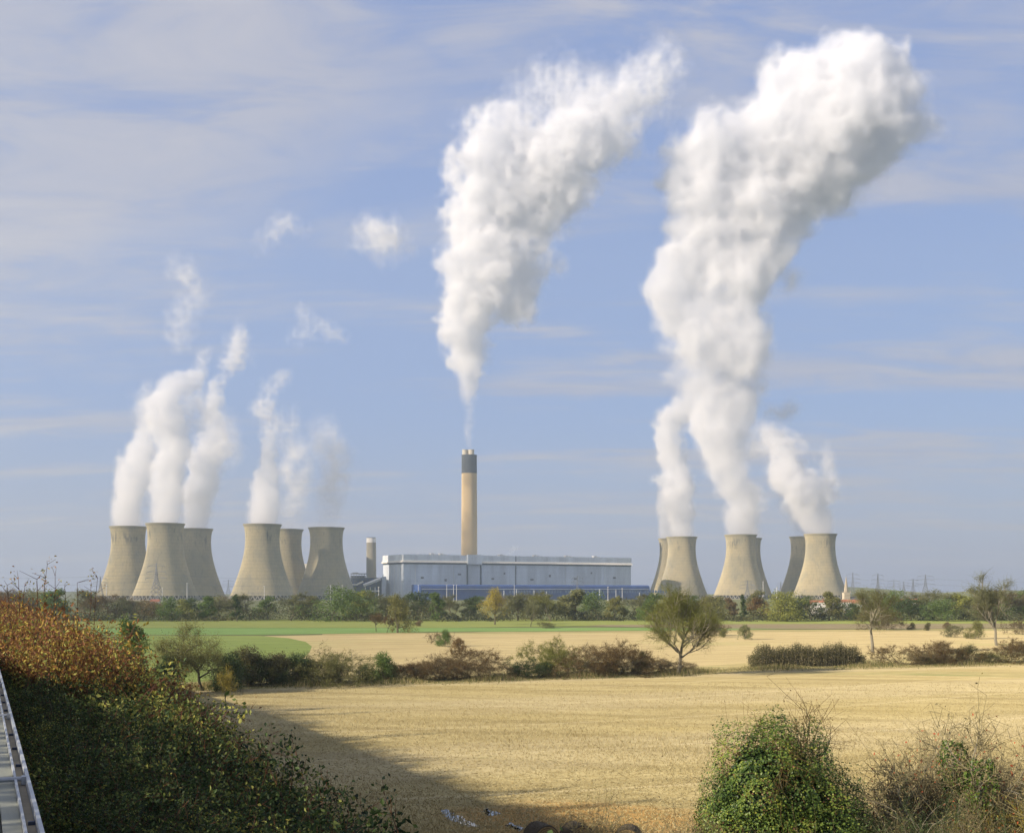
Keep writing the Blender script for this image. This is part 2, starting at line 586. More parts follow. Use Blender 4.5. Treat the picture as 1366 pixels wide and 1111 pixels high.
def sheet(name, pts, z, m, sub=0):
    import bmesh
    bm = bmesh.new()
    vs = [bm.verts.new((p[0], p[1], z)) for p in pts]
    f = bm.faces.new(vs)
    bm.normal_update()
    if f.normal.z < 0:
        f.normal_flip()
    bmesh.ops.triangulate(bm, faces=bm.faces[:])
    me = bpy.data.meshes.new(name)
    bm.to_mesh(me)
    bm.free()
    me.materials.append(m)
    o = bpy.data.objects.new(name, me)
    COL.objects.link(o)
    return setting(o)


def gpts(lst):
    return [G(x, y) for x, y in lst]


g = Geo()
g.add([(-6000, -300, -0.03), (6000, -300, -0.03), (6000, 9000, -0.03), (-6000, 9000, -0.03)], [(0, 1, 2, 3)])
setting(obj('ground', g, M['ground']))

# hedge line across the photo (pixels)
HEDGE = [(-160, 934), (0, 927), (250, 919), (480, 912), (620, 909), (760, 903), (900, 900), (1000, 893), (1170, 889), (1366, 885), (1600, 880)]
near = [(p[0], p[1]) for p in gpts(HEDGE)]
sheet('stubble_field', near + [(110, 20), (-60, 20)], 0.0, M['stubble'])
far_edge = [(-400, 849), (200, 848), (345, 848.5), (520, 845), (620, 844), (760, 843.5), (900, 843), (1100, 841.5), (1366, 839.5), (1750, 838.5)]
sheet('far_stubble_field', gpts([(p[0], p[1] - 1.5) for p in HEDGE]) + gpts(far_edge[::-1]), 0.012, M['stubble_far'])
curve = [(-400, 848.2), (200, 847.6), (345, 847.9), (385, 851), (408, 856), (416, 862), (413, 870), (402, 880), (385, 893), (380, 912)]
sheet('green_field', gpts(curve) + gpts([(250, 916), (0, 924), (-160, 931)]), 0.024, M['crop'])
sheet('bright_green_field', gpts([(-500, 846.5), (345, 846.5), (560, 843), (900, 840.5), (1060, 838.5), (1060, 837.0), (600, 837.2), (-500, 838.2)]), 0.012, M['crop_bright'])
sheet('olive_pasture_field', gpts([(-500, 838.0), (600, 837.0), (1060, 832), (2000, 830.3), (2000, 825), (-500, 826)]), 0.024, M['pasture'])
sheet('ploughed_field', gpts([(780, 834.6), (900, 837.8), (1100, 838.9), (1366, 837.6), (1750, 836.6), (1750, 830.6), (1366, 831.4), (1000, 832.2), (800, 833.6)]), 0.036, M['plough'])
sheet('grass_verge', gpts([(430, 847.2), (560, 845), (700, 844.4), (1000, 842.5), (1366, 840.6), (1750, 839.5), (1750, 837.6), (1366, 838.6), (1000, 840.3), (700, 842.6), (560, 843.6), (430, 845.6)]), 0.048, M['verge'])
sheet('field_margin', gpts([(p[0], p[1] + 2.2) for p in HEDGE]) + gpts([(p[0], p[1] - 9) for p in HEDGE[::-1]]), 0.036, M['verge'])
sheet('farm_track', gpts([(990, 897), (1200, 895), (1366, 896.5), (1700, 899), (1700, 907), (1366, 903), (1200, 900), (990, 899)]), 0.004, M['verge'])

M['mound'] = field_mat('distant rough slope', (0.10, 0.115, 0.055), (0.17, 0.175, 0.085), fine=0.05, bump=0.0, patch=(0.06, 0.08, 0.04), patch_scale=0.012)
# distant landscaped mound behind the towers
def hill(name, cx, cy, rx, ry, h, m, seed):
    rng = np.random.default_rng(seed)
    g = Geo()
    n = 36
    v, q = [], []
    for j in range(n + 1):
        for i in range(n + 1):
            u, w = i / n * 2 - 1, j / n * 2 - 1
            r = min(1, math.hypot(u, w))
            z = h * (0.5 + 0.5 * math.cos(math.pi * r)) * (1 + 0.12 * math.sin(5 * u + seed) + 0.08 * math.sin(9 * w))
            v.append((cx + u * rx, cy + w * ry, z - 0.5))
    for j in range(n):
        for i in range(n):
            a = j * (n + 1) + i
            q.append((a, a + 1, a + n + 2, a + n + 1))
    g.add(v, q)
    return setting(obj(name, g, m, smooth=True))


hill('hill', GX(1145, 3000), 3000, 340, 250, 24, M['mound'], 3)
hill('hill', GX(60, 3300), 3300, 700, 300, 16, M['mound'], 5)
hill('hill', GX(1350, 3400), 3400, 500, 300, 16, M['ground'], 8)


# ------------------------------------------------------------------ cooling towers
def tower_r(z):
    r = 25.2 * math.sqrt(1 + ((92 - z) / 53.8) ** 2)
    if z > 100:
        r += 1.0 * ((z - 100) / 14) ** 2
    return r


def tower_meshes():
    n = 72
    zs = [7, 9, 12, 16, 22, 28, 34, 40, 46, 52, 58, 64, 70, 76, 82, 88, 94, 100, 104, 108, 111, 111.01, 113.6, 113.61]
    g = Geo()
    rings = []
    for z in zs:
        r = tower_r(z) + (0.7 if 111 < z < 113.61 else 0)
        if z == 113.61:
            r = tower_r(113.6) - 0.3
        rings.append((r, z))
    for z in zs[::-1][1:]:
        if z in (111.01,):
            continue
        rings.append((tower_r(z) - 0.9, z))
    v, q = [], []
    for r, z in rings:
        for k in range(n):
            a = 2 * math.pi * k / n
            v.append((r * math.cos(a), r * math.sin(a), z))
    m = len(rings)
    for i in range(m):
        i2 = (i + 1) % m
        for k in range(n):
            k2 = (k + 1) % n
            q.append((i * n + k, i * n + k2, i2 * n + k2, i2 * n + k))
    g.add(v, q)
    shell = mesh_of(g, 'shell')
    shell.materials.append(M['tower'])
    legs = Geo()
    A, B = [], []
    nl = 44
    for k in range(nl):
        a0 = 2 * math.pi * k / nl
        a1 = 2 * math.pi * (k + 0.5) / nl
        a2 = 2 * math.pi * (k + 1) / nl
        top = (tower_r(7) * math.cos(a1), tower_r(7) * math.sin(a1), 7.3)
        A += [(51 * math.cos(a0), 51 * math.sin(a0), 0), (51 * math.cos(a2), 51 * math.sin(a2), 0)]
        B += [top, top]
    legs.segs(A, B, 0.7, 0.6, n=5)
    lm = mesh_of(legs, 'legs')
    lm.materials.append(M['leg_con'])
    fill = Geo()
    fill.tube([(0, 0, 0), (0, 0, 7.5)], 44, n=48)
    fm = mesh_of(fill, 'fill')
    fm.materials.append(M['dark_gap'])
    pond = Geo()
    pond.tube([(0, 0, 0), (0, 0, 1.2)], 54, n=48)
    pm = mesh_of(pond, 'pond')
    pm.materials.append(M['leg_con'])
    return shell, legs and lm, fm, pm


TOW = tower_meshes()
TOWERS = [
    ('T1', 171, 1911, 'concrete cooling tower at the outer left, dark patch high on its right side', 'left cluster of cooling towers'),
    ('T2', 220.4, 1828, 'tall concrete cooling tower with a lattice pylon standing before it, left cluster', 'left cluster of cooling towers'),
    ('T3', 260, 1979, 'mostly shaded cooling tower just right of the one behind the lattice pylon', 'left cluster of cooling towers'),
    ('T4', 350, 1848, 'tall sunlit cooling tower with mould runs under its rim, beside a half-hidden one', 'left cluster of cooling towers'),
    ('T5', 381, 1995, 'cooling tower half hidden between two others, left of the short chimney', 'left cluster of cooling towers'),
    ('T6', 435.4, 1943, 'shaded cooling tower nearest the short white-topped chimney', 'left cluster of cooling towers'),
    ('R1', 898, 2336, 'cooling tower showing only a pale sunlit sliver beside the blue shed', 'right cluster of cooling towers'),
    ('R2', 909.5, 2267, 'blotchy shaded cooling tower rising behind the large bare field tree', 'right cluster of cooling towers'),
    ('R3', 988, 2184, 'middle cooling tower of the right cluster, plume shadow on its lower half', 'right cluster of cooling towers'),
    ('R4', 996, 2320, 'cooling tower showing only a thin dark edge behind the middle one', 'right cluster of cooling towers'),
    ('R5', 1073.8, 2258, 'dark shaded cooling tower half hidden behind the one near the church', 'right cluster of cooling towers'),
    ('R6', 1094.4, 2156, 'bright sunlit cooling tower standing next to the church spire', 'right cluster of cooling towers'),
]
TPOS = {}
for i, (k, px, D, lab, grp) in enumerate(TOWERS):
    x = GX(px, D)
    TPOS[k] = (x, D)
    t = thing('cooling_tower', lab, 'cooling tower', (x, D, 0), rz=0.9 * i, group=grp)
    obj('shell', TOW[0], None, t, smooth=False)
    obj('leg_ring', TOW[1], None, t)
    obj('inner_fill', TOW[2], None, t)
    obj('basin', TOW[3], None, t)
TOW[0].polygons.foreach_set('use_smooth', np.ones(len(TOW[0].polygons), bool))
TOW[0].set_sharp_from_angle(angle=R(40)) if hasattr(TOW[0], 'set_sharp_from_angle') else None

# ------------------------------------------------------------------ chimneys
ch = thing('main_chimney', 'very tall buff chimney with a dark top band and short pale flues', 'chimney', (GX(626, 2150), 2150, 0))
h_top = P(0, 608, 2150)[2]
h_band = P(0, 631, 2150)[2]
g = Geo()
g.tube([(0, 0, 0), (0, 0, h_band * 0.5), (0, 0, h_band)], [14.3, 13.8, 13.3], n=40)
obj('shaft', g, M['chimney'], ch, smooth=False)
g = Geo()
g.tube([(0, 0, h_band + 0.02), (0, 0, h_top)], [13.4, 13.2], n=40)
g.tube([(0, 0, h_top + 0.02), (0, 0, h_top + 1.2)], [13.7, 13.7], n=40)
g.tube([(0, 0, h_band - 0.6), (0, 0, h_band)], [13.75, 13.75], n=40)
obj('dark_band', g, M['chimney_cap'], ch)
for ax, ay in ((-7.2, -2.5), (3.8, -4.5), (0.5, 6.2)):
    g = Geo()
    g.tube([(ax, ay, h_top + 1.2), (ax, ay, h_top + 10)], [5.0, 5.0], n=24)
    g.tube([(ax, ay, h_top + 9.2), (ax, ay, h_top + 10.3)], [5.3, 5.3], n=24)
    obj('flue', g, M['flue'], ch)

c2 = thing('short_chimney', 'short grey chimney with a white top band left of the boiler house', 'chimney', (GX(495.3, 2050), 2050, 0))
ht, hb = P(0, 717.5, 2050)[2], P(0, 723.5, 2050)[2]
g = Geo()
g.tube([(0, 0, 0), (0, 0, hb)], [8.4, 7.9], n=32)
obj('shaft', g, M['grey_con'], c2)
g = Geo()
g.tube([(0, 0, hb + 0.02), (0, 0, ht)], [8.0, 8.0], n=32)
obj('white_band', g, M['white'], c2)
g = Geo()
g.tube([(0, 0, ht + 0.02), (0, 0, ht + 1.0)], [7.6, 7.6], n=32)
obj('cap', g, M['dark_steel'], c2)

# ------------------------------------------------------------------ boiler and turbine house
ang = math.atan2(210, 382)
bx0, by0 = GX(538.5, 1968), 1968.0
bh = thing('boiler_house', 'long pale sheet-clad power station hall with a cream ledge and bright end wall', 'power station', (bx0, by0, 0), rz=ang)
L_, Wd, Hh = 436.0, 84.0, 72.5
zl = 60.0           # ledge height
g = Geo().box(0, L_, 0, Wd, 0, zl)
wall_o = obj('wall', g, M['clad_low'], bh)
g = Geo().box(-0.6, L_ + 0.6, -0.6, Wd + 0.6, zl + 3.42, Hh)
obj('parapet', g, M['clad'], bh)
g = Geo()
g.add([(-3.2, -4.2, zl + .02), (L_ + 1.2, -4.2, zl + .02), (L_ + 1.2, Wd + 1, zl + .02), (-3.2, Wd + 1, zl + .02), (-1.0, -1.4, zl + 3.4), (L_ + .9, -1.4, zl + 3.4), (L_ + .9, Wd + .8, zl + 3.4), (-1.0, Wd + .8, zl + 3.4)], [(3, 2, 1, 0), (4, 5, 6, 7), (0, 1, 5, 4), (1, 2, 6, 5), (2, 3, 7, 6), (3, 0, 4, 7)])
obj('ledge', g, M['trim'], bh)
g = Geo().box(-0.4, L_ + 0.3, -0.7, Wd + .3, zl - 2.6, zl - 0.02)  # dark box that stands in for the shade below the ledge
obj('ledge_shade_band', g, M['dark_steel'], bh)
g = Geo()
for x0, x1, y0, y1, z0, z1 in ((112, 138, -5.5, -0.75, zl - 2, Hh + 1.2),):
    g.box(x0, x1, y0, y1, z0, z1)
bay = obj('bay', g, M['clad'], bh)
g = Geo()
g.box(112, 113.2, -3.0, -0.03, 22, zl - 3.2)
g.box(136.8, 138, -3.0, -0.03, 22, zl - 3.2)
g.box(112, 138, -3.2, -0.04, 19, 22)
obj('bay_frame', g, M['dark_steel'], bh)
g = Geo().box(203, 204.2, -1.2, -0.02, 5, zl - 3.1)
obj('downpipe', g, M['dark_steel'], bh)
g = Geo().box(203, 204.2, -1.3, -0.62, zl + 1.9, Hh)
obj('downpipe', g, M['dark_steel'], bh)
for x in (50, 66, 176, 242, 305, 362):
    v = Geo()
    v.box(x, x + 7, 6, 12, Hh, Hh + 2.4)
    v.box(x - 0.5, x + 7.5, 5.5, 12.5, Hh + 2.4, Hh + 2.9)
    v.box(x + 8, x + 15, 7, 10, Hh, Hh + 1.2)
    obj('roof_vent', v, M['white'], bh)
g = Geo()
for k in range(60):
    g.box(k * 7.2 + 2, k * 7.2 + 2.35, 0.2, 0.5, Hh, Hh + 1.1)
g.box(1, L_ - 1, 0.3, 0.42, Hh + 1.0, Hh + 1.12)
obj('roof_railing', g, M['steel'], bh)
g = Geo()
for z in (8, 14, 21):
    g.box(3, 42, -0.35, -0.03, z, z + 0.7)
for k in range(5):
    g.box(-0.35, -0.03, 6 + k * 15, 8 + k * 15, 3, zl - 6)
obj('cladding_rail', g, M['clad'], bh)

for k, (x, z, w_, h_) in enumerate(((30, 34, 5, 3), (72, 30, 4, 4), (96, 40, 6, 3), (158, 33, 5, 3), (181, 42, 3, 3), (232, 32, 6, 3), (268, 38, 4, 4), (318, 34, 6, 3), (352, 44, 3, 3), (398, 36, 6, 3))):
    g = Geo().box(x, x + w_, -.32, -.03, z, z + h_)
    for j in range(3):
        g.box(x + .2, x + w_ - .2, -.5, -.34, z + h_ * (j + .3) / 3, z + h_ * (j + .5) / 3)
    obj('louvre', g, M['steel'], bh)
for x in (20, 88, 300, 380):
    g = Geo()
    g.tube([(x, -1.2, 22), (x, -1.2, zl - 3)], .5, n=8)
    obj('pipe', g, M['clad'], bh)
# blue sheds in front of the hall
D0 = 1905
ax0 = GX(561, D0)
an = thing('turbine_shed', 'long low blue shed along the foot of the power station hall', 'industrial shed', (ax0, D0, 0), rz=ang * 0.86)
La = 410.0
z1 = P(0, 779.5, D0)[2]
g = Geo()
pr = [(0, 0), (0, z1 - 5), (1.2, z1 - 2), (3.5, z1 - 0.6), (7, z1), (40, z1), (40, 0)]
v = [(x, y, z) for x in (0, La) for y, z in pr]
n = len(pr)
q = [(k, k + n, (k + 1) % n + n, (k + 1) % n) for k in range(n)]
g.add(v, q)
g.add([v[k] for k in range(n)], t=[(0, k, k + 1) for k in range(1, n - 1)])
g.add([v[k + n] for k in range(n)], t=[(0, k + 1, k) for k in range(1, n - 1)])
obj('wall', g, M['clad_blue'], an)
g = Geo()
g.box(2, La - 2, -0.9, -0.02, z1 - 7.2, z1 - 6.5)
obj('light_strip', g, M['clad_low'], an)
for k in range(6):
    g = Geo()
    x = 150 + k * 50
    for j in range(9):
        g.box(x + j * 5, x + j * 5 + 3.6, -0.3, -0.03, z1 - 13, z1 - 8.5)
    obj('window_band', g, M['glass_blue'], an)
rr = random.Random(5)
x = 140.0
while x < La - 12:
    h = rr.uniform(9, 16)
    obj('column', Geo().box(x, x + rr.uniform(.5, 1.1), -1.8, -1.0, 3, h + 2), M['clad'], an)
    x += rr.choice((22, 31, 38, 45))

# coal handling structures left of the hall
cp = thing('coal_plant', 'dark steel coal plant block with a pale sloping conveyor by the short chimney', 'industrial plant', (GX(465, 1960), 1960, 0))
def lx(px): return (px - 465) / F_PX * 1960
def lz(py): return P(0, py, 1960)[2]
g = Geo().box(lx(463), lx(506), 40, 70, 0, lz(770))
g.box(lx(463), lx(482), 42, 60, lz(770), lz(767.2))
obj('block', g, M['dark_steel'], cp)
g = Geo()
for k in range(7):
    x = lx(464 + k * 3.6)
    g.box(x, x + .8, 38, 39, lz(770), lz(764.5))
g.box(lx(463.5), lx(487), 38, 39.2, lz(765.3), lz(764))
g.box(lx(466), lx(474), 37.8, 40, lz(764.2), lz(762.8))
obj('gantry', g, M['steel'], cp)
g = Geo()
for k in range(6):
    z = lz(773 + k * 4.2)
    g.box(lx(467), lx(506), 36, 39.9, z, z + 1.0)
for k in range(7):
    x = lx(467 + k * 6.3)
    g.box(x, x + 1.0, 35.5, 36, 0, lz(771))
obj('floor_frame', g, M['clad_blue'], cp)
def beam(g, x0, y0, x1, y1, yd, w, hh):
    a, c = np.array([lx(x0), yd, lz(y0)]), np.array([lx(x1), yd, lz(y1)])
    g.segs([a], [c], hh, hh, n=4)
g = Geo()
beam(g, 483, 780.5, 506, 771.5, 20, 0, 2.6)
obj('conveyor', g, M['white'], cp)
g = Geo()
beam(g, 468, 779.5, 476, 779.3, 16, 0, 1.1)
beam(g, 474, 779.5, 483, 775.5, 16, 0, 1.3)
obj('conveyor', g, M['trim'], cp)
g = Geo()
for x in (485.5, 492, 498.5):
    g.box(lx(x), lx(x) + 1.2, 14, 15, 0, lz(783))
g.box(lx(485), lx(505), 14, 15, lz(788.6), lz(787.2))
obj('support_frame', g, M['white'], cp)
g = Geo().box(lx(506.5), lx(511.5), 30, 45, 0, lz(768.5))
g.box(lx(508), lx(509), 29.4, 30, 0, lz(765))
obj('stair_tower', g, M['clad_low'], cp)
g = Geo().box(lx(403.5 + 18), lx(403.5 + 23), 300, 320, 0, P(0, 755, 2260)[2])
wb = tag(obj('white_silo', Geo().box(-4, 4, -4, 4, 0, P(0, 753, 2300)[2]).box(-4.5, 4.5, -4.5, 4.5, P(0, 753, 2300)[2], P(0, 753, 2300)[2] + 1.5), M['trim'], loc=(GX(406.8, 2300), 2300, 0)),
         'sunlit white block glimpsed in the gap between two cooling towers', 'silo')

# ------------------------------------------------------------------ pylons, masts and lines
def pylon(H, W, name, label, loc, rz, group='lattice pylons near the power station', arms=((0.62, 1.0), (0.77, 0.9), (0.92, 0.8)), th=0.35):
    t = thing(name, label, 'pylon', loc, rz, group)
    g = Geo()
    A, B = [], []
    def half(z):
        f = z / H
        return W * (0.5 - 0.40 * min(1, f / 0.62)) if f < 0.62 else W * 0.10 * (1 - (f - 0.62) / 0.38 * 0.85)
    zs = [0, .14, .27, .38, .48, .56, .62, .70, .77, .85, .92, 1.0]
    cs = ((-1, -1), (1, -1), (1, 1), (-1, 1))
    for a, c in zip(zs[:-1], zs[1:]):
        ha, hc = half(a * H), half(c * H)
        for k in range(4):
            s, s2 = cs[k], cs[(k + 1) % 4]
            A.append((s[0] * ha, s[1] * ha, a * H)); B.append((s[0] * hc, s[1] * hc, c * H))
            A.append((s[0] * ha, s[1] * ha, a * H)); B.append((s2[0] * hc, s2[1] * hc, c * H))
            A.append((s2[0] * ha, s2[1] * ha, a * H)); B.append((s[0] * hc, s[1] * hc, c * H))
            A.append((s[0] * hc, s[1] * hc, c * H)); B.append((s2[0] * hc, s2[1] * hc, c * H))
    g.segs(A, B, th * 0.5, th * 0.45, n=3)
    obj('lattice_mast', g, M['steel'], t)
    for f, w in arms:
        g = Geo()
        a = W * w
        z = f * H
        g.segs([(-a, 0, z), (-a, 0, z), (a, 0, z)], [(a, 0, z), (0, 0, z + H * .055), (0, 0, z + H * .055)], th * 0.5, th * 0.5, n=3)
        g.segs([(-a, 0, z), (a, 0, z)], [(-a, 0, z - 2.5), (a, 0, z - 2.5)], th * 0.5, th * 0.5, n=3)
        obj('cross_arm', g, M['steel'], t)
    return t


def top_h(py, D):
    return P(0, py, D)[2]


PYL = [
    (208.5, 1420, 750.5, 14, 'dark lattice pylon standing in front of a sunlit cooling tower'),
    (134, 1500, 769, 10, 'faint pylon at the foot of the outermost left tower'),
    (304.6, 2300, 773, 12, 'small faint pylon in the gap between the two left tower groups'),
    (1137.5, 1900, 763.5, 12, 'pylon just right of the church spire, nearest to it'),
    (1171, 1700, 764.5, 10, 'tall slim pylon pair leader between spire and bare trees'),
    (1192.5, 2200, 773, 12, 'low grey pylon third along from the church spire'),
    (1205.5, 2300, 775.5, 12, 'short faint pylon fourth along from the church spire'),
    (1218, 2100, 771.5, 12, 'grey pylon fifth along from the church spire'),
    (1234.5, 1800, 766, 14, 'wide-armed pylon farthest right of the row beyond the trees'),
    (1041.5, 2500, 776, 10, 'tiny pylon on the skyline between two right hand cooling towers'),
    (997, 1500, 773.5, 10, 'slender pylon in front of the middle cooling tower of the right cluster'),
    (770, 1700, 768, 9, 'slender pylon in front of the grey power station wall'),
]
for i, (px, D, py, W, lab) in enumerate(PYL):
    pylon(top_h(py, D), W, 'pylon', lab, (GX(px, D), D, 0), 0.15 * ((i * 7) % 5 - 2), th=0.32 if i else 0.42)


def wire(pts, r, label):
    g = Geo()
    for a, c in zip(pts[:-1], pts[1:]):
        a, c = np.array(a), np.array(c)
        n = 10
        L = []
        for k in range(n + 1):
            f = k / n
            p = a + (c - a) * f
            p[2] -= 6 * 4 * f * (1 - f) * 0.6
            L.append(p)
        g.tube(L, r, n=3, cap=False)
    return tag(obj('power_line', g, M['steel']), label, 'power line', 'conductors strung between the pylons')


for k, (ya, lab) in enumerate(((765.5, 'upper conductor crossing in front of the left cooling towers'),
                              (775.5, 'middle conductor crossing in front of the left cooling towers'),
                              (784.5, 'lowest conductor crossing in front of the left cooling towers'))):
    D = 1420
    wire([P(-150, ya + 3, D), P(208.5, ya, D), P(480, ya + 5, D + 60)], 0.13, lab)
for k, (ya, lab) in enumerate(((771.5, 'upper conductor running right from the wide-armed pylon'), (779, 'lower conductor running right from the wide-armed pylon'))):
    wire([P(1137.5, ya, 1900), P(1234.5, ya, 1800), P(1500, ya + 3, 1700)], 0.15, lab)

MASTS = [(142, 780), (216.5, 784), (249.5, 778), (352.5, 782), (441, 781), (456.5, 781), (505, 783), (558, 780), (596, 779.5),
         (605, 780.5), (609, 780), (686, 781), (811, 783), (830, 785), (1018, 776), (1036, 784)]
WHERE = ['near the foot of the outermost left tower', 'beside the big dark pylon', 'between the two tallest left towers at their feet',
         'before the tower with mould runs', 'first of two before the shaded tower', 'second of two before the shaded tower',
         'by the coal plant', 'at the left end of the blue shed', 'before the blue shed, alone', 'before the blue shed, left of a close pair',
         'before the blue shed, right of a close pair', 'behind the yellow field tree', 'before the blue shed at its right half',
         'near the right end of the blue shed', 'at the right foot of the middle right tower', 'in the gap between right towers']
for (px, py), w in zip(MASTS, WHERE):
    D = 1560
    H = top_h(py, D)
    t = thing('lamp_mast', 'thin pale lamp mast ' + w, 'lamp mast', (GX(px, D), D, 0), group='pale lamp masts around the power station')
    g = Geo().tube([(0, 0, 0), (0, 0, H)], [0.42, 0.26], n=6)
    obj('pole', g, M['white'], t)
    g = Geo().box(-0.9, 0.9, -0.3, 0.3, H, H + 0.5)
    obj('lamp_head', g, M['white'], t)

# ------------------------------------------------------------------ church and houses
D = 1300
t = thing('church', 'stone church with a slender pointed spire beyond the trees', 'church', (GX(1128.7, D), D, 0), rz=0.12)
ht, hs = top_h(768.5, D), top_h(790.5, D)
g = Geo().box(-3.2, 3.2, -3.2, 3.2, 0, hs)
for sx in (-3.2, 3.2):
    for sy in (-3.2, 3.2):
        g.tube([(sx, sy, hs), (sx, sy, hs + 2.6)], [0.45, 0.05], n=4)
obj('tower', g, M['stone'], t)
g = Geo().tube([(0, 0, hs), (0, 0, hs + 1), (0, 0, ht)], [2.9, 2.7, 0.12], n=8)
obj('spire', g, M['stone'], t)
g = Geo().box(3.2, 22, -4.0, 4.0, 0, top_h(799.5, D))
obj('nave', g, M['stone'], t)
hn = top_h(799.5, D)
g = Geo()
g.add([(3.2, -4.5, hn), (22.4, -4.5, hn), (3.2, 4.5, hn), (22.4, 4.5, hn), (3.2, 0, hn + 3.2), (22.4, 0, hn + 3.2)],
      q=[(0, 1, 5, 4), (3, 2, 4, 5)], t=[(0, 4, 2), (1, 3, 5)])
obj('roof', g, M['slate'], t)
for k in range(5):
    g = Geo().box(5 + k * 3.4, 6.2 + k * 3.4, -4.1, -4.02, hn - 4, hn - 1)
    obj('window', g, M['dark_steel'], t)


def house(px, D, w, d, ytop, rz, wallm, roofm, label, chim=True):
    t = thing('house', label, 'house', (GX(px, D), D, 0), rz=rz, group='village houses among the trees')
    H = top_h(ytop, D)
    he = max(2.5, H - 2.6)
    obj('wall', Geo().box(-w / 2, w / 2, -d / 2, d / 2, 0, he), wallm, t)
    g = Geo()
    a, c = w / 2 + 0.3, d / 2 + 0.4
    g.add([(-a, -c, he), (a, -c, he), (-a, c, he), (a, c, he), (-a, 0, H), (a, 0, H)], q=[(0, 1, 5, 4), (3, 2, 4, 5), (0, 2, 3, 1)], t=[(0, 4, 2), (1, 3, 5)])
    r = obj('roof', g, roofm, t)
    if chim:
        obj('chimney_stack', Geo().box(w * .3, w * .3 + .9, -.5, .5, H - 1.0, H + 1.3), M['brick'], r)
    for k in range(3):
        x = -w / 2 + w * (k + .6) / 3.2
        obj('window', Geo().box(x, x + 1.1, -d / 2 - .06, -d / 2 - .02, he - 2.2, he - .8), M['dark_steel'], t)
    return t


house(1060, 900, 12, 8, 801, 0.3, M['render'], M['slate'], 'slate-roofed white house seen left of the round-topped trees')
house(1091, 820, 10, 8, 800.5, -0.2, M['brick'], M['redroof'], 'red-roofed house just before the brightest cooling tower', chim=True)
house(1109, 700, 22, 8, 803.5, 0.05, M['render'], M['render'], 'long low white farm building left below the church', chim=False)
house(1144, 900, 24, 9, 799.5, 0.1, M['render'], M['redroof'], 'long pale building directly right of the church tower')
house(1204, 900, 14, 8, 798.5, -0.3, M['brick'], M['redroof'], 'brick house peeping out right of the pale-trunked tree')
house(1224, 950, 9, 8, 798, 0.4, M['render'], M['redroof'], 'small white gabled house in the trees beneath the wide-armed pylon')
house(207, 1250, 9, 7, 799, 0.1, M['render'], M['redroof'], 'small low red and white hut at the foot of the dark pylon', chim=False)


# ------------------------------------------------------------------ steam: isosurfaces of a billowing density field, filled with scattering volume
def interp_matrix(n, cell, rng_off):
    x = np.arange(n) / cell + rng_off
    m = int(math.ceil(x[-1])) + 3
    i = np.floor(x).astype(int)
    f = x - i
    f = f * f * (3 - 2 * f)
    Wm = np.zeros((n, m))
    Wm[np.arange(n), i] = 1 - f
    Wm[np.arange(n), i + 1] = f
    return Wm


def fbm(shape, cell, octs, rng, gain=0.5, billow=False):
    out = np.zeros(shape)
    amp, tot = 1.0, 0.0
    for o in range(octs):
        ms = [interp_matrix(s, cell, rng.random()) for s in shape]
        L = rng.random([m.shape[1] for m in ms]) * 2 - 1
        v = np.einsum('ai,bj,ck,ijk->abc', ms[0], ms[1], ms[2], L, optimize=True)
        if billow:
            v = 1 - 2.2 * np.abs(v)
        out += amp * v
        tot += amp
        amp *= gain
        cell /= 2.03
        if cell < 1.2:
            break
    return out / tot


def surface_nets(F, iso):
    S = F > iso
    F = F - iso
    nx, ny, nz = F.shape
    c = {}
    acc = np.zeros((nx - 1, ny - 1, nz - 1, 3))
    cnt = np.zeros((nx - 1, ny - 1, nz - 1))
    for ax in range(3):
        sl = [slice(None)] * 3
        sl2 = [slice(None)] * 3
        sl[ax] = slice(0, -1)
        sl2[ax] = slice(1, None)
        a, d = F[tuple(sl)], F[tuple(sl2)]
        cross = S[tuple(sl)] != S[tuple(sl2)]
        t = np.where(cross, a / np.where(cross, a - d, 1), 0)
        c[ax] = cross
        o = [k for k in range(3) if k != ax]
        for da in (0, 1):
            for db in (0, 1):
                s = [slice(None)] * 3
                s[o[0]] = slice(da, F.shape[o[0]] - 1 + da)
                s[o[1]] = slice(db, F.shape[o[1]] - 1 + db)
                cr = cross[tuple(s)]
                acc[..., ax] += np.where(cr, t[tuple(s)], 0)
                acc[..., o[0]] += cr * da
                acc[..., o[1]] += cr * db
                cnt += cr
    act = cnt > 0
    idx = -np.ones(act.shape, int)
    idx[act] = np.arange(act.sum())
    ijk = np.argwhere(act)
    V = ijk + acc[act] / cnt[act][:, None]
    Q = []
    for ax in range(3):
        o = [k for k in range(3) if k != ax]
        cr = c[ax]
        e = np.argwhere(cr)
        ok = (e[:, o[0]] > 0) & (e[:, o[1]] > 0) & (e[:, o[0]] < F.shape[o[0]] - 1) & (e[:, o[1]] < F.shape[o[1]] - 1)
        e = e[ok]
        ins = S[e[:, 0], e[:, 1], e[:, 2]]
        def at(da, db):
            k = e.copy()
            k[:, o[0]] -= da
            k[:, o[1]] -= db
            return idx[k[:, 0], k[:, 1], k[:, 2]]
        q = np.stack([at(0, 0), at(1, 0), at(1, 1), at(0, 1)], axis=1)
        flip = ins if ax != 1 else ~ins
        q[~flip] = q[~flip][:, ::-1]
        Q.append(q)
    return V, np.concatenate(Q)


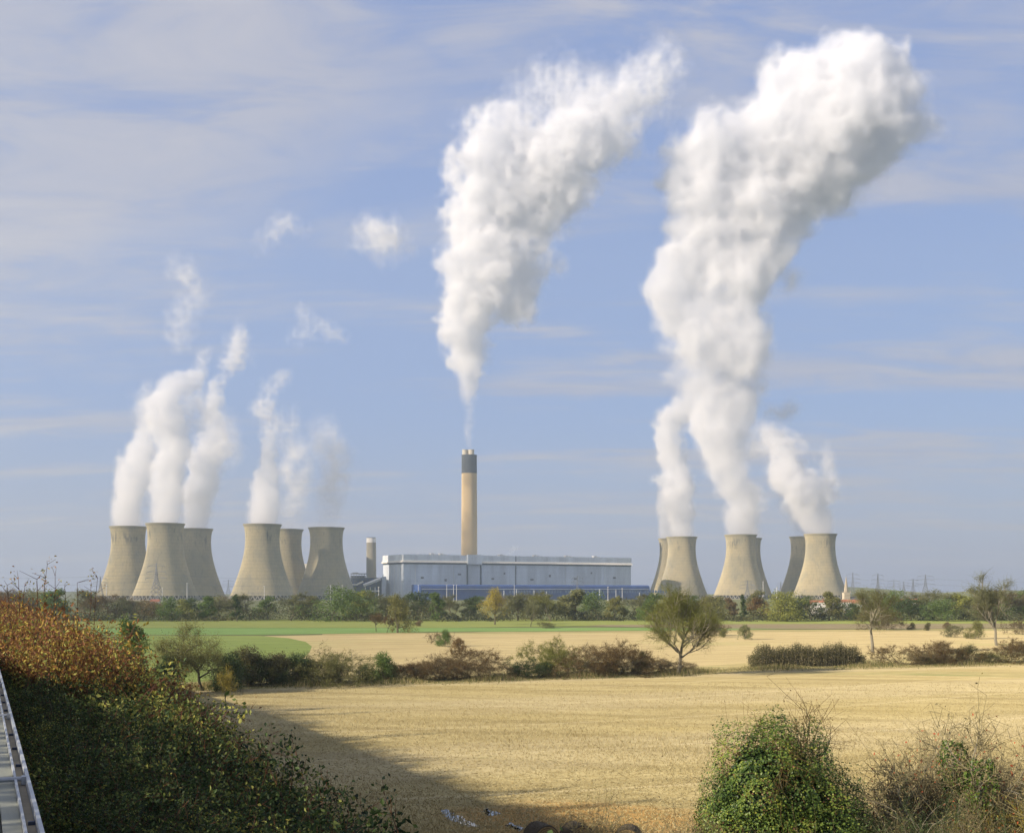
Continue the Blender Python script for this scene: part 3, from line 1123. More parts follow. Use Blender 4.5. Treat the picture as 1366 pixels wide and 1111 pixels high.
def vol_mat(name, dens, col=(1.0, 1.0, 1.0), g_=0.0, absorb=0.0):
    m = bpy.data.materials.new(name)
    m.use_nodes = True
    b = NB(m.node_tree)
    v = b.n('ShaderNodeVolumeScatter', i={'Color': (*col, 1), 'Density': dens, 'Anisotropy': g_})
    out = v.outputs[0]
    if absorb:
        a = b.n('ShaderNodeVolumeAbsorption', i={'Color': (0.0, 0.10, 0.30, 1), 'Density': dens * absorb})
        out = b.n('ShaderNodeAddShader', i={0: out, 1: a.outputs[0]}).outputs[0]
    b.n('ShaderNodeOutputMaterial', i={'Volume': out})
    return m


PLUME_LEVELS = ((0.10, 0.0022, 'steam_veil'), (0.24, 0.0050, 'steam_body'), (0.42, 0.012, 'steam_billow'), (0.64, 0.028, 'steam_core'))
VM = [vol_mat(n.replace('_', ' '), d, absorb=0.075) for _, d, n in PLUME_LEVELS]


def densify(path, rng, side=0.35):
    """path: (px, py, r, w[, link]); fills in blobs between neighbours"""
    out = []
    for k, p in enumerate(path):
        x, y, r, w = p[:4]
        out.append((x, y, r, w))
        if k and not (len(p) > 4 and p[4] == 0):
            x0, y0, r0, w0 = path[k - 1][:4]
            d = math.hypot(x - x0, y - y0)
            m = int(d / (0.45 * (r + r0) / 2))
            for j in range(1, m):
                f = j / m
                out.append((x0 + (x - x0) * f, y0 + (y - y0) * f, r0 + (r - r0) * f, w0 + (w - w0) * f))
    return out


def plume(label, D, path, seed, voxel=2.3, cat='steam plume', group='steam plumes rising from the cooling towers', name='steam_plume', rough=1.0, dens_scale=1.0, thin=0.9, mouth=None):
    rng = np.random.default_rng(seed)
    blobs = densify(path, rng)
    B = []
    for (x, y, r, w) in blobs:
        X, _, Z = P(x, y, D)
        Rm = r * D / F_PX
        near_mouth = mouth is not None and Z < 150
        off = 0.0 if near_mouth else rng.normal() * Rm * 0.22
        jx, jz = (0, 0) if near_mouth else rng.normal(size=2) * Rm * 0.10
        B.append((X + jx, D + off, Z + jz, Rm * (1.40 if not near_mouth else 1.28), w * (0.5 if name == 'steam_puff' and voxel > 1 else 1)))
        if not near_mouth and voxel > 1 and rng.random() < 0.45:
            a = rng.uniform(0, 2 * math.pi)
            o_ = Rm * rng.uniform(0.85, 1.45)
            B.append((X + math.cos(a) * o_, D + off + rng.normal() * Rm * .3, Z + math.sin(a) * o_, Rm * rng.uniform(.35, .7), w * rng.uniform(.3, .6)))
    B = np.array(B)
    lo = (B[:, :3] - B[:, 3:4] * 1.25).min(0)
    hi = (B[:, :3] + B[:, 3:4] * 1.25).max(0)
    if mouth is not None:
        lo[2] = 106.0
    n = np.ceil((hi - lo) / voxel).astype(int) + 2
    shape = tuple(n)
    base = float(np.median(B[:, 3])) / voxel
    warp = [fbm(shape, max(3.0, base * 1.0), 7, rng, 0.62) for _ in range(3)]
    bil = fbm(shape, max(3.0, base * 0.62), 7, rng, 0.62, billow=True)
    big = fbm(shape, max(4.0, base * 1.5), 3, rng, 0.5)
    ax = [lo[k] + np.arange(n[k]) * voxel for k in range(3)]
    keep = np.ones(shape)
    for (x, y, z, r, w) in B:
        s = []
        for k, c in enumerate((x, y, z)):
            a = max(0, int((c - r * 1.45 - lo[k]) / voxel))
            e = min(n[k], int((c + r * 1.45 - lo[k]) / voxel) + 2)
            s.append(slice(a, e))
        s = tuple(s)
        if any(t.start >= t.stop for t in s):
            continue
        calm = 1.0
        if mouth is not None:
            calm = min(1.0, max(0.12, (z - 112) / 55.0))
        wr = r * 0.58 * rough * calm
        gx = ax[0][s[0]][:, None, None] - x + warp[0][s] * wr
        gy = (ax[1][s[1]][None, :, None] - y) / thin + warp[1][s] * wr
        gz = ax[2][s[2]][None, None, :] - z + warp[2][s] * wr
        d2 = (gx * gx + gy * gy + gz * gz) / (r * r)
        gsh = np.clip(1 - d2, 0, 1)
        keep[s] *= 1 - w * gsh ** 1.3 * (0.80 if w > .6 else 0.62)
    F = 1 - keep
    zf = np.clip((ax[2] - 112) / 60.0, 0.1, 1)[None, None, :] if mouth is not None else 1.0
    F = F + rough * (0.95 * bil + 0.45 * big) * np.sqrt(np.clip(F, 0, 1)) * zf * np.clip(1.25 - F, 0, 1)
    F[[0, -1]] = 0
    F[:, [0, -1]] = 0
    F[:, :, [0, -1]] = 0
    root = None
    for (iso, dens, nm), vm in zip(PLUME_LEVELS, VM):
        if not (F > iso).any():
            continue
        V, Q = surface_nets(F, iso)
        if len(Q) < 20:
            continue
        V = V * voxel + lo
        g = Geo().add(V, Q)
        if root is None:
            c = np.array([B[0][0], B[0][1], B[:, 2].min()])
            root = thing(name, label, cat, tuple(c), group=group)
        g.v = [g.v[0] - c]
        o = obj(nm, g, vm, root, smooth=True)
    return root


import time
_t0 = time.time()
TG = {k: v[1] for k, v in TPOS.items()}
plume('white steam plume rising from the outermost left cooling tower', TG['T1'],
      [(171, 700, 21, 1), (168, 680, 20, 1), (172, 655, 20, 1), (180, 625, 19, 1), (188, 600, 17, .75), (196, 580, 16, .45), (200, 560, 16, .3), (196, 540, 15, .2), (200, 515, 12, .14)], 11, mouth=1)
plume('dense bright steam plume over the tower behind the pylon, hooked right at its top', TG['T2'],
      [(220.4, 696, 22, 1), (221, 670, 21, 1), (222, 640, 19, 1), (228, 610, 19, 1), (228, 580, 19, 1), (224, 550, 18, 1), (219, 530, 17, 1), (228, 516, 16, 1), (245, 512, 15, .8), (260, 502, 12, .5), (267, 485, 10, .28), (275, 468, 10, .18), (195, 590, 22, .16, 0), (205, 545, 24, .18), (255, 545, 28, .2), (300, 570, 22, .17), (300, 610, 22, .17)], 12, mouth=1)
plume('lumpy steam plume from the third left tower, breaking into wisps above', TG['T3'],
      [(260, 703, 19, 1), (264, 680, 18, 1), (268, 655, 19, 1), (272, 630, 20, 1), (275, 605, 21, .95), (290, 597, 16, .5), (283, 570, 13, .45), (286, 545, 12, .5), (284, 525, 10, .55), (292, 505, 9, .28), (305, 487, 11, .33), (321, 470, 17, .45), (319, 450, 14, .32), (322, 432, 10, .18)], 13, mouth=1)
plume('steam plume leaning and narrowing above the fourth left tower', TG['T4'],
      [(350, 697, 22, 1), (351, 675, 20, 1), (355, 650, 16, 1), (357, 625, 13, 1), (357, 600, 11, .8), (357, 585, 10, .55), (361, 565, 14, .3), (354, 538, 15, .36), (360, 520, 15, .24), (375, 503, 11, .28), (388, 497, 9, .2), (385, 560, 20, .15, 0), (380, 600, 20, .17)], 14, mouth=1)
plume('thin grey steam veil over the half hidden tower in the second left group', TG['T5'],
      [(383, 704, 20, .27), (388, 680, 18, .27), (392, 650, 20, .25), (395, 620, 22, .2), (408, 600, 20, .17), (430, 575, 22, .13)], 15, mouth=1)
plume('thin pale steam veil over the tower nearest the short chimney', TG['T6'],
      [(436, 701, 22, .3), (439, 675, 21, .3), (446, 650, 22, .28), (448, 622, 22, .25), (442, 600, 22, .27), (432, 575, 20, .17), (455, 640, 18, .2, 0)], 16, mouth=1)
plume('tall white plume drifting right from the main chimney', 2150,
      [(626, 596, 5, .26), (625, 560, 8, .22), (624, 535, 9, .3), (624, 510, 12, .75), (627, 488, 20, 1), (624, 460, 27, 1), (622, 430, 29, 1), (625, 405, 32, 1), (640, 375, 40, 1), (642, 345, 42, 1), (648, 310, 44, 1), (658, 275, 48, 1), (660, 240, 50, 1), (672, 200, 44, 1), (685, 172, 36, .6),
       (690, 415, 24, .8, 0), (685, 385, 30, .8), (705, 350, 30, .6), (732, 355, 22, .3), (700, 300, 40, .85, 0), (715, 255, 45, .95), (735, 215, 46, .9), (770, 190, 48, .58), (810, 155, 48, .36), (845, 120, 44, .30), (880, 85, 34, .22),
       (705, 130, 34, .22, 0), (730, 115, 36, .22), (770, 120, 44, .25), (830, 200, 28, .3, 0), (800, 215, 24, .35)], 17, voxel=3.3, thin=0.75, group='chimney smoke', cat='smoke plume', name='chimney_plume')
plume('narrow bright plume from the right cluster tower beside the blue shed', TG['R1'],
      [(890, 716, 11, 1), (889, 695, 11, 1), (890, 672, 12, .9), (893, 655, 13, .7)], 18, mouth=1)
plume('steam plume over the blotchy tower behind the bare field tree', TG['R2'],
      [(909.5, 714, 18, .9), (908, 690, 18, .95), (904, 667, 21, 1), (908, 647, 18, 1), (900, 630, 16, 1), (896, 608, 18, 1), (893, 585, 18, 1), (884, 560, 13, .55), (902, 552, 16, .75), (922, 540, 17, .45), (925, 525, 20, .35), (878, 640, 10, .5, 0), (918, 650, 14, .6)], 19, mouth=1)
plume('huge white plume from the middle right tower, climbing and bending right to the top', TG['R3'],
      [(988, 710, 20, 1), (985, 690, 19, 1), (985, 665, 22, 1), (980, 640, 25, 1), (972, 610, 27, 1), (965, 590, 24, .95), (972, 560, 32, .95), (968, 535, 36, .95), (985, 510, 36, .85), (988, 480, 34, .85), (988, 450, 34, .85), (985, 420, 36, .85), (985, 385, 42, .85), (995, 340, 48, .9), (1010, 290, 50, .95), (1030, 240, 56, 1), (1060, 195, 58, 1), (1110, 165, 58, 1), (1160, 145, 55, 1), (1185, 120, 40, 1),
       (1000, 595, 20, .5, 0), (1025, 590, 14, .5), (940, 480, 45, .5, 0), (930, 440, 42, .65), (912, 440, 26, .8), (900, 405, 33, 1), (893, 372, 30, 1), (915, 350, 34, 1), (950, 350, 44, .9), (955, 315, 44, .9), (920, 285, 33, .9, 0), (955, 260, 48, 1), (930, 225, 32, .95), (965, 200, 44, 1), (1010, 180, 40, 1), (1050, 145, 40, 1), (1048, 105, 32, 1), (1085, 100, 36, 1), (1135, 105, 46, 1), (1188, 92, 32, 1),
       (1195, 180, 44, .7, 0), (1225, 175, 28, .35), (1140, 215, 42, .6, 0), (1090, 240, 46, .8), (1070, 285, 34, .45), (900, 300, 16, .6, 0)], 20, voxel=3.6, mouth=1, thin=0.7)
plume('slight steam showing behind the middle plume of the right cluster', TG['R4'],
      [(1000, 716, 17, .7), (1000, 690, 15, .6), (1008, 670, 15, .35)], 21, mouth=1)
plume('grey-lilac steam plume from the dark half hidden right tower', TG['R5'],
      [(1073, 713, 17, .5), (1066, 692, 17, .45), (1060, 672, 19, .4), (1052, 650, 18, .3), (1024, 548, 13, .4, 0), (1044, 555, 12, .3), (1056, 540, 11, .3), (1030, 575, 13, .35, 0)], 22, mouth=1)
plume('bright plume over the sunlit tower beside the church, leaning left', TG['R6'],
      [(1094.4, 710, 19, 1), (1089, 690, 20, 1), (1078, 668, 24, 1), (1066, 648, 24, 1), (1055, 625, 22, .9), (1047, 600, 21, .75), (1035, 582, 18, .55), (1018, 568, 16, .4), (1103, 662, 18, .4, 0), (1110, 640, 14, .36), (1106, 618, 13, .34), (1096, 598, 12, .28)], 23, mouth=1)
PUFF = 'small detached puffs of steam in the sky'
plume('round detached puff of steam left of the chimney plume', 2150, [(500, 322, 30, .34), (525, 328, 22, .30), (495, 295, 18, .22), (520, 310, 24, .30, 0), (475, 325, 16, .24)], 31, cat='steam puff', group=PUFF, name='steam_puff')
plume('arched thin steam puff, upper one between left towers and chimney plume', 2100, [(350, 322, 14, .25), (366, 308, 15, .34), (385, 294, 14, .34), (407, 304, 13, .3)], 32, cat='steam puff', group=PUFF, name='steam_puff')
plume('tall faint steam puff high above the leftmost plumes', 1900, [(243, 355, 20, .44), (258, 375, 15, .34), (272, 395, 15, .24), (240, 420, 22, .27), (240, 450, 20, .27), (232, 470, 9, .2)], 33, cat='steam puff', group=PUFF, name='steam_puff')
plume('ragged faint wisp of steam above the second group of left towers', 1950, [(395, 455, 14, .21), (405, 435, 17, .22), (430, 445, 14, .2), (460, 450, 10, .2), (400, 415, 11, .18)], 34, cat='steam puff', group=PUFF, name='steam_puff')
plume('small ragged wisp left of the top of the chimney plume', 2100, [(612, 160, 16, .35), (618, 185, 13, .3), (630, 160, 10, .3)], 35, cat='steam puff', group=PUFF, name='steam_puff')
plume('tiny white jet of steam from the power station roof', 2060, [(681, 739, 2.2, .9), (684, 734, 3, .8), (688, 730, 4, .5)], 36, voxel=0.9, cat='steam puff', group='small steam jets on the roof', name='steam_puff')
plume('faint short wisp of steam near the first roof vents', 2040, [(557, 741, 1.8, .7), (558, 737, 2.6, .5)], 37, voxel=0.9, cat='steam puff', group='small steam jets on the roof', name='steam_puff')
print('plumes', time.time() - _t0)

# ------------------------------------------------------------------ trees and shrubs
def grow(rng, p, d, L, r, lev, cfg, A, B, RA, RB, tips):
    """one limb made of short segments, then its forks"""
    ns = cfg.get('segs', 4)
    pts = [np.array(p, float)]
    d = np.array(d, float)
    for k in range(ns):
        d = d + rng.normal(size=3) * cfg['wob'] + np.array([0, 0, cfg['up'] * (1 if lev else 0.3)])
        d /= np.linalg.norm(d)
        q = pts[-1] + d * L / ns
        A.append(pts[-1]); B.append(q)
        RA.append(r * (1 - 0.55 * k / ns)); RB.append(r * (1 - 0.55 * (k + 1) / ns))
        pts.append(q)
    if lev >= cfg['levels']:
        tips.append((pts[-1], d))
        tips.append((pts[len(pts) // 2], d))
        return
    nf = cfg['forks'][min(lev, len(cfg['forks']) - 1)]
    for k in range(nf):
        f = rng.uniform(cfg['from'] if lev == 0 else 0.35, 1.0)
        if k == 0:
            f = 1.0
        x = f * ns
        i = min(int(x), ns - 1)
        s0 = pts[i] + (pts[i + 1] - pts[i]) * (x - i)
        side = rng.normal(size=3)
        side -= side.dot(d) * d
        side /= np.linalg.norm(side) + 1e-9
        a = cfg['angle'] * rng.uniform(0.55, 1.3) * (0.45 if k == 0 else 1)
        nd = d * math.cos(a) + side * math.sin(a)
        grow(rng, s0, nd, L * cfg['shrink'] * rng.uniform(0.75, 1.15), r * (0.62 if k == 0 else 0.5), lev + 1, cfg, A, B, RA, RB, tips)


def branch_tree(seed, H, trunk_h, trunk_r, leaf, nleaf, leaf_size, cfg=None, spread=0.7, twigs=6, twig_r=0.012, leaf_spread=0.35, stems=1):
    """returns (wood mesh, crown mesh): real limbs, twigs and loose leaves, H metres tall"""
    rng = np.random.default_rng(seed)
    c = dict(wob=0.12, up=0.06, levels=4, forks=(5, 4, 3, 3), angle=0.75, shrink=0.66, segs=4)
    c['from'] = 0.45
    c.update(cfg or {})
    A, B, RA, RB, tips = [], [], [], [], []
    for s in range(stems):
        d = np.array([rng.normal() * 0.25 * (stems > 1), rng.normal() * 0.25 * (stems > 1), 1.0])
        grow(rng, (rng.normal() * .25 * (stems > 1), rng.normal() * .25 * (stems > 1), -0.3), d / np.linalg.norm(d), trunk_h + 0.3, trunk_r / math.sqrt(stems), 0, c, A, B, RA, RB, tips)
    A, B = np.array(A), np.array(B)
    RA, RB = np.array(RA), np.array(RB)
    T = np.array([t[0] for t in tips])
    TD = np.array([t[1] for t in tips])
    k = H / (max(T[:, 2].max(), 0.1) + 0.03 * H)
    kx = k * spread / 0.7
    S = np.array([kx, kx, k])
    A, B, T = A * S, B * S, T * S
    g = Geo().segs(A, B, RA, RB, n=6)
    cr = Geo()
    if twigs:
        ta = np.repeat(T, twigs, axis=0)
        td = np.repeat(TD, twigs, axis=0) + rng.normal(size=ta.shape) * 0.6
        ta = ta + rng.normal(size=ta.shape) * 0.05 * H / 10
        tb = ta + td * rng.uniform(0.25, 0.8, (len(ta), 1)) * H * 0.075
        cr.segs(ta, tb, twig_r, twig_r * 0.5, rnd=rng.uniform(0.0, 0.35, len(ta)), n=3)
        tc = tb + rng.normal(size=tb.shape) * 0.045 * H
        cr.segs(tb, tc, twig_r * 0.6, twig_r * 0.4, rnd=rng.uniform(0.0, 0.35, len(ta)), n=3)
        T = np.vstack([T, tb, tc])
    if nleaf:
        i = rng.integers(0, len(T), nleaf)
        C = T[i] + rng.normal(size=(nleaf, 3)) * leaf_spread
        cr.leaves(rng, C, leaf_size * rng.uniform(0.6, 1.3, nleaf), rng.uniform(0.1, 1, nleaf), 0.35)
    cm = mesh_of(cr, 'crown')
    cm.polygons.foreach_set('use_smooth', np.zeros(len(cm.polygons), bool))
    return mesh_of(g, 'wood'), cm


def blob_tree(seed, H, W, trunk_h, trunk_r, nleaf, leaf_size, lobes=9, low=0.15, gap=0.45, stems=1, shape=1.0):
    """dense broadleaf crown: leaf clumps through a volume of overlapping lobes, with gaps, on a forked trunk"""
    rng = np.random.default_rng(seed)
    g = Geo()
    L = []
    for k in range(lobes):
        f = (k + 0.5) / lobes
        z = H * (low + (1 - low) * f * 0.86)
        rr = W * 0.5 * (1 - 0.75 * f ** (2.2 * shape)) * rng.uniform(0.25, 0.75)
        a = rng.uniform(0, 2 * math.pi)
        s = W * rng.uniform(0.20, 0.34) * (1.0 - 0.35 * f)
        L.append((rr * math.cos(a), rr * math.sin(a), min(z, H - s * 0.8), s))
    L = np.array(L)
    A, B, RA, RB = [], [], [], []
    for s in range(stems):
        ox, oy = rng.normal(size=2) * (0.3 if stems > 1 else 0.05)
        fork = np.array([ox, oy, trunk_h * 0.8])
        A.append((ox * 0.5, oy * 0.5, -0.3)); B.append(fork); RA.append(trunk_r / stems ** .5); RB.append(trunk_r * 0.75 / stems ** .5)
        for l in L:
            if rng.random() < 0.75:
                mid = fork + (l[:3] - fork) * 0.5 + rng.normal(size=3) * 0.2
                A += [fork, mid]; B += [mid, l[:3]]; RA += [trunk_r * .45, trunk_r * .25]; RB += [trunk_r * .25, trunk_r * .1]
    g.segs(A, B, RA, RB, n=5)
    # clumps
    nc = lobes * 16
    li = rng.integers(0, lobes, nc)
    d = rng.normal(size=(nc, 3))
    d /= np.linalg.norm(d, axis=1)[:, None]
    rad = L[li, 3] * rng.uniform(gap, 1.0, nc) ** 0.6
    CC = L[li, :3] + d * rad[:, None] * np.array([1, 1, 0.85])
    CC = CC[CC[:, 2] > H * low * 0.5]
    tone = rng.uniform(0, 1, len(CC))
    i = rng.integers(0, len(CC), nleaf)
    C = CC[i] + rng.normal(size=(nleaf, 3)) * W * 0.045
    C = C[C[:, 2] > 0.05]
    i = i[:len(C)]
    cr = Geo()
    cr.leaves(rng, C, leaf_size * rng.uniform(0.6, 1.35, len(C)), np.clip(0.6 * tone[i] + 0.4 * rng.random(len(C)), 0, 1), 0.4)
    cm = mesh_of(cr, 'crown')
    cm.polygons.foreach_set('use_smooth', np.zeros(len(cm.polygons), bool))
    return mesh_of(g, 'wood'), cm


def place_tree(name, label, cat, meshes, leafmat, px, D, H0, H, group=None, wood='bark', wscale=1.0, rz=0.0, z=0.0, x=None, trunk_name='trunk'):
    k = H / H0
    t = thing(name, label, cat, (GX(px, D) if x is None else x, D, z), rz, group)
    t.scale = (k * wscale, k * wscale, k)
    for nm, me, mm in ((trunk_name, meshes[0], M[wood]), ('crown', meshes[1], M[leafmat])):
        if not me.materials:
            me.materials.append(mm)
        o = bpy.data.objects.new(nm, me)
        COL.objects.link(o)
        o.parent = t
        o.material_slots[0].link = 'OBJECT'
        o.material_slots[0].material = mm
    return t


_tt = time.time()
DENSE = [blob_tree(100 + k, 10, w, 2.0, 0.22, 5200, 0.36, lobes=l, low=lo, gap=gp) for k, (w, l, lo, gp) in enumerate(
    [(9, 10, .12, .5), (7, 9, .15, .45), (11, 12, .10, .5), (8, 7, .2, .4), (13, 13, .08, .5), (6, 8, .1, .4)])]
AIRY = [branch_tree(200 + k, 10, 3.0, 0.22, 'olive', 2600, 0.20, dict(levels=4), spread=s, twigs=5, twig_r=0.03, leaf_spread=0.35) for k, s in enumerate((0.8, 0.95, 0.65, 0.85))]
POPL = blob_tree(120, 10, 3.4, 1.5, 0.2, 3000, 0.32, lobes=10, low=.08, shape=0.6)

# ---- the far tree line (about half a kilometre away), front row; (px, top y, width scale, kind, leaf)
FAR = [
    (-30, 792, 1.2, 'd', 'olive'), (5, 790, 1.0, 'a', 'brown'), (38, 789, 1.1, 'd', 'olive'), (70, 788, 1.1, 'd', 'green'), (100, 789, 1.0, 'a', 'grey green'), (128, 797, 1.0, 'a', 'brown'),
    (150, 799, 1.0, 'a', 'grey green'), (172, 798, 1.1, 'a', 'brown'), (192, 802, 1.0, 'd', 'brown'), (212, 805, 1.0, 'd', 'russet'), (228, 799, .9, 'd', 'green'), (244, 801, 1.0, 'd', 'yellow green'),
    (256, 799, .9, 'd', 'dark green'), (275, 796, 1.1, 'd', 'green'), (293, 797, .9, 'd', 'grey green'), (316, 792, .8, 'a', 'dark green'), (333, 795, 1.3, 'a', 'grey green'), (357, 797, 1.0, 'd', 'green'),
    (388, 793, 1.2, 'a', 'grey green'), (412, 796, 1.1, 'd', 'olive'), (444, 786, 1.1, 'd', 'green'), (475, 791, 1.1, 'd', 'yellow green'), (491, 790, .7, 'd', 'green'), (513, 793, 1.2, 'a', 'grey green'),
    (558, 791, 1.1, 'd', 'dark green'), (583, 791, .9, 'd', 'green'), (606, 795, 1.1, 'a', 'grey green'), (628, 797, 1.0, 'd', 'dark green'), (690, 794, 1.1, 'a', 'grey green'), (708, 793, 1.2, 'a', 'olive'),
    (735, 795, 1.0, 'a', 'yellow green'), (768, 787, 1.4, 'd', 'grey green'), (798, 792, 1.1, 'd', 'green'), (820, 797, .9, 'd', 'olive'), (845, 794, 1.3, 'a', 'grey green'), (872, 794, 1.1, 'd', 'green'),
    (955, 796, 1.1, 'd', 'olive'), (972, 798, 1.0, 'd', 'brown'), (991, 792, .7, 'd', 'dark green'), (1012, 799, 1.1, 'd', 'russet'), (1040, 792, 1.3, 'd', 'yellow green'), (1060, 805, 1.0, 'd', 'dark green'),
    (1083, 796, 1.2, 'a', 'green'), (1106, 790, 1.0, 'd', 'olive'), (1118, 803, 1.2, 'd', 'dark green'), (1140, 806, 1.0, 'd', 'dark green'), (1190, 791, .9, 'd', 'green'), (1205, 797, 1.1, 'a', 'olive'),
    (1215, 800, 1.3, 'd', 'dark green'), (1243, 791, 1.1, 'a', 'grey green'), (1262, 801, 1.3, 'd', 'green'), (1285, 794, 1.2, 'd', 'yellow green'), (1308, 789, 1.2, 'd', 'olive'), (1345, 791, 1.2, 'a', 'brown'),
    (1362, 790, 1.2, 'd', 'green'), (1395, 788, 1.3, 'd', 'olive'),
]
LAND = [(-30, 'just out past the edge of the rusty scrub'), (5, 'at the left edge behind the scrub tops'), (38, 'second from the left edge of the photo'), (70, 'third from the left edge, above the yellow scrub'), (100, 'left of the first cooling tower'), (128, 'at the left foot of the first tower'),
        (150, 'under the left half of the first tower'), (172, 'under the dark patch of the first tower'), (192, 'left of the dark pylon'), (212, 'directly under the dark pylon'), (228, 'just right of the dark pylon'), (244, 'under the right edge of the second tower'),
        (256, 'beside a golden tree under the third tower'), (275, 'under the middle of the third tower'), (293, 'at the right foot of the third tower'), (316, 'at the left foot of the fourth tower'), (333, 'under the sunlit side of the fourth tower'), (357, 'under the shaded side of the fourth tower'),
        (388, 'under the half hidden fifth tower'), (412, 'at the left foot of the sixth tower'), (444, 'under the sixth tower'), (475, 'before the coal plant'), (491, 'below the short chimney'), (513, 'at the left end of the long hall'),
        (558, 'below the left end of the blue shed'), (583, 'left of the big chimney'), (606, 'just left below the big chimney'), (628, 'right below the big chimney'), (690, 'right of the yellow oak'), (708, 'behind the small bare field tree'),
        (735, 'below the middle of the long hall'), (768, 'tallest below the blue shed'), (798, 'right of the tallest below the blue shed'), (820, 'below the right part of the hall'), (845, 'below the right end of the hall'), (872, 'left of the great bare tree'),
        (955, 'at the left foot of the middle right tower'), (972, 'under the middle right tower'), (991, 'narrow, under the middle right tower'), (1012, 'right of a narrow dark conifer'), (1040, 'in the gap before the last two towers'), (1060, 'by the slate-roofed house'),
        (1083, 'under the last cooling tower'), (1106, 'left of the church tower'), (1118, 'in front of the white farm building'), (1140, 'in front of the church nave'), (1190, 'right of the pale-trunked tree'), (1205, 'before the brick house'),
        (1215, 'by the small white gabled house'), (1243, 'under the wide-armed pylon'), (1262, 'right of the wide-armed pylon'), (1285, 'left of the tall bare tree'), (1308, 'behind the tall bare tree'), (1345, 'right of the tall bare tree'),
        (1362, 'at the right edge of the photo'), (1395, 'just past the right edge of the photo')]
rg = np.random.default_rng(77)
for k, ((px, ty, w, kind, leaf), (_, where)) in enumerate(zip(FAR, LAND)):
    D = 515 + (k * 37 % 5) * 9
    H = top_h(ty, D)
    mset = DENSE[k * 5 % len(DENSE)] if kind == 'd' else AIRY[k * 3 % len(AIRY)]
    if (px, kind) in ((991, 'd'), (316, 'a')):
        mset = POPL
    size = {'d': 'bushy', 'a': 'thin-crowned'}[kind]
    place_tree('tree', f'{size} {leaf} tree {where}', 'tree', mset, 'leaf ' + leaf, px, D, 10, H * 1.12, 'trees of the far tree line', wscale=w * (1.45 if kind == 'd' else 1.6), rz=rg.uniform(0, 6.28))

# low hedge and undergrowth filling the foot of the tree line: a mass nobody could count
g = Geo()
n = 60000
r_ = np.random.default_rng(5)
x = r_.uniform(-330, 330, n)
y = 512 + 6 * np.sin(x * 0.05) + r_.uniform(0, 40, n)
hgt = 4.2 + 2.0 * np.sin(x * 0.11) + 1.4 * np.sin(x * 0.37 + 1) + 0.9 * np.sin(x * 0.93)
z = hgt * r_.uniform(0.02, 1, n) ** 0.8
g.leaves(r_, np.stack([x, y, z], 1), r_.uniform(0.4, 0.95, n), np.clip(0.5 + 0.3 * np.sin(x * 0.09) + 0.25 * r_.normal(size=n), 0, 1), 0.3)
M['under'] = leafy('hedge bottom foliage', [(0, (0.05, 0.06, 0.025)), (0.35, (0.075, 0.085, 0.035)), (0.6, (0.11, 0.09, 0.045)), (0.8, (0.10, 0.13, 0.04)), (1, (0.17, 0.15, 0.06))])
setting(obj('undergrowth', g, M['under']), 'stuff')

# second and third rows, farther off
BACK = [(x, t) for x, t in ((-20, 793), (60, 792), (120, 796), (300, 797), (420, 797), (520, 796), (640, 797), (660, 796), (750, 797), (900, 797), (925, 796), (940, 797), (1000, 799), (1085, 797),
        (1160, 797), (1180, 798), (1230, 796), (1270, 794), (1325, 791), (1380, 792), (1010, 790), (1150, 789), (1165, 790))]
for k, (px, ty) in enumerate(BACK):
    D = 760 + (k * 53 % 7) * 22
    leaf = ('olive', 'grey green', 'green', 'brown')[k % 4]
    place_tree('tree', f'hazy {leaf} tree peeping over the tree line, {["first", "second", "third", "fourth", "fifth", "sixth", "seventh", "eighth", "ninth", "tenth", "eleventh", "twelfth"][k // 2]} pair from the left, {"left" if k % 2 == 0 else "right"} one', 'tree',
               DENSE[(k * 3 + 1) % 6], 'leaf ' + leaf, px, D, 10, top_h(ty, D) * 1.15, 'trees behind the far tree line', wscale=1.7, rz=k * 1.3)

# ---- single trees and bushes standing in the fields
def field_tree(label, px, base_y, top_y, meshes, leaf, wscale=1.0, wood='bark', rz=0.0, name='tree', cat='tree', group=None, H0=10):
    D = CAM_H * F_PX / (base_y - HOR)
    return place_tree(name, label, cat, meshes, 'leaf ' + leaf, px, D, H0, top_h(top_y, D), group, wood, wscale, rz)


great = branch_tree(301, 12, 5.6, 0.27, 'olive', 1800, 0.08, {'levels': 4, 'forks': (10, 5, 4, 3), 'angle': 0.85, 'wob': 0.12, 'up': 0.09, 'shrink': 0.62, 'from': 0.38}, spread=0.62, twigs=5, twig_r=0.013, leaf_spread=0.4)
field_tree('great nearly bare spreading tree with a clear forked trunk in the hedge line', 905, 899, 776, great, 'yellow green', 1.05, 'bark_pale', 0.6, H0=12)
tall = branch_tree(303, 12, 4.6, 0.21, 'olive', 2600, 0.08, dict(levels=4, forks=(6, 4, 3, 3), angle=0.62, wob=0.12, up=0.10, shrink=0.62), spread=0.55, twigs=5, twig_r=0.015, leaf_spread=0.3)
field_tree('tall bare tree with sky showing through its top, at the right of the fields', 1330, 861, 765, tall, 'grey green', 1.3, 'bark_pale', 1.5, H0=12)
pale = branch_tree(304, 12, 5.6, 0.26, 'olive', 4200, 0.085, dict(levels=4, forks=(5, 4, 3, 3), angle=0.7, up=0.05, shrink=0.55), spread=0.62, twigs=5, twig_r=0.016, leaf_spread=0.5)
field_tree('tree with a long pale trunk and thin olive crown standing alone on stubble', 1164, 870, 787, pale, 'olive', 1.35, 'bark_pale', 0.3, H0=12)
oak = blob_tree(305, 10, 9, 3.2, 0.28, 5200, 0.26, lobes=11, low=.34, gap=.45)
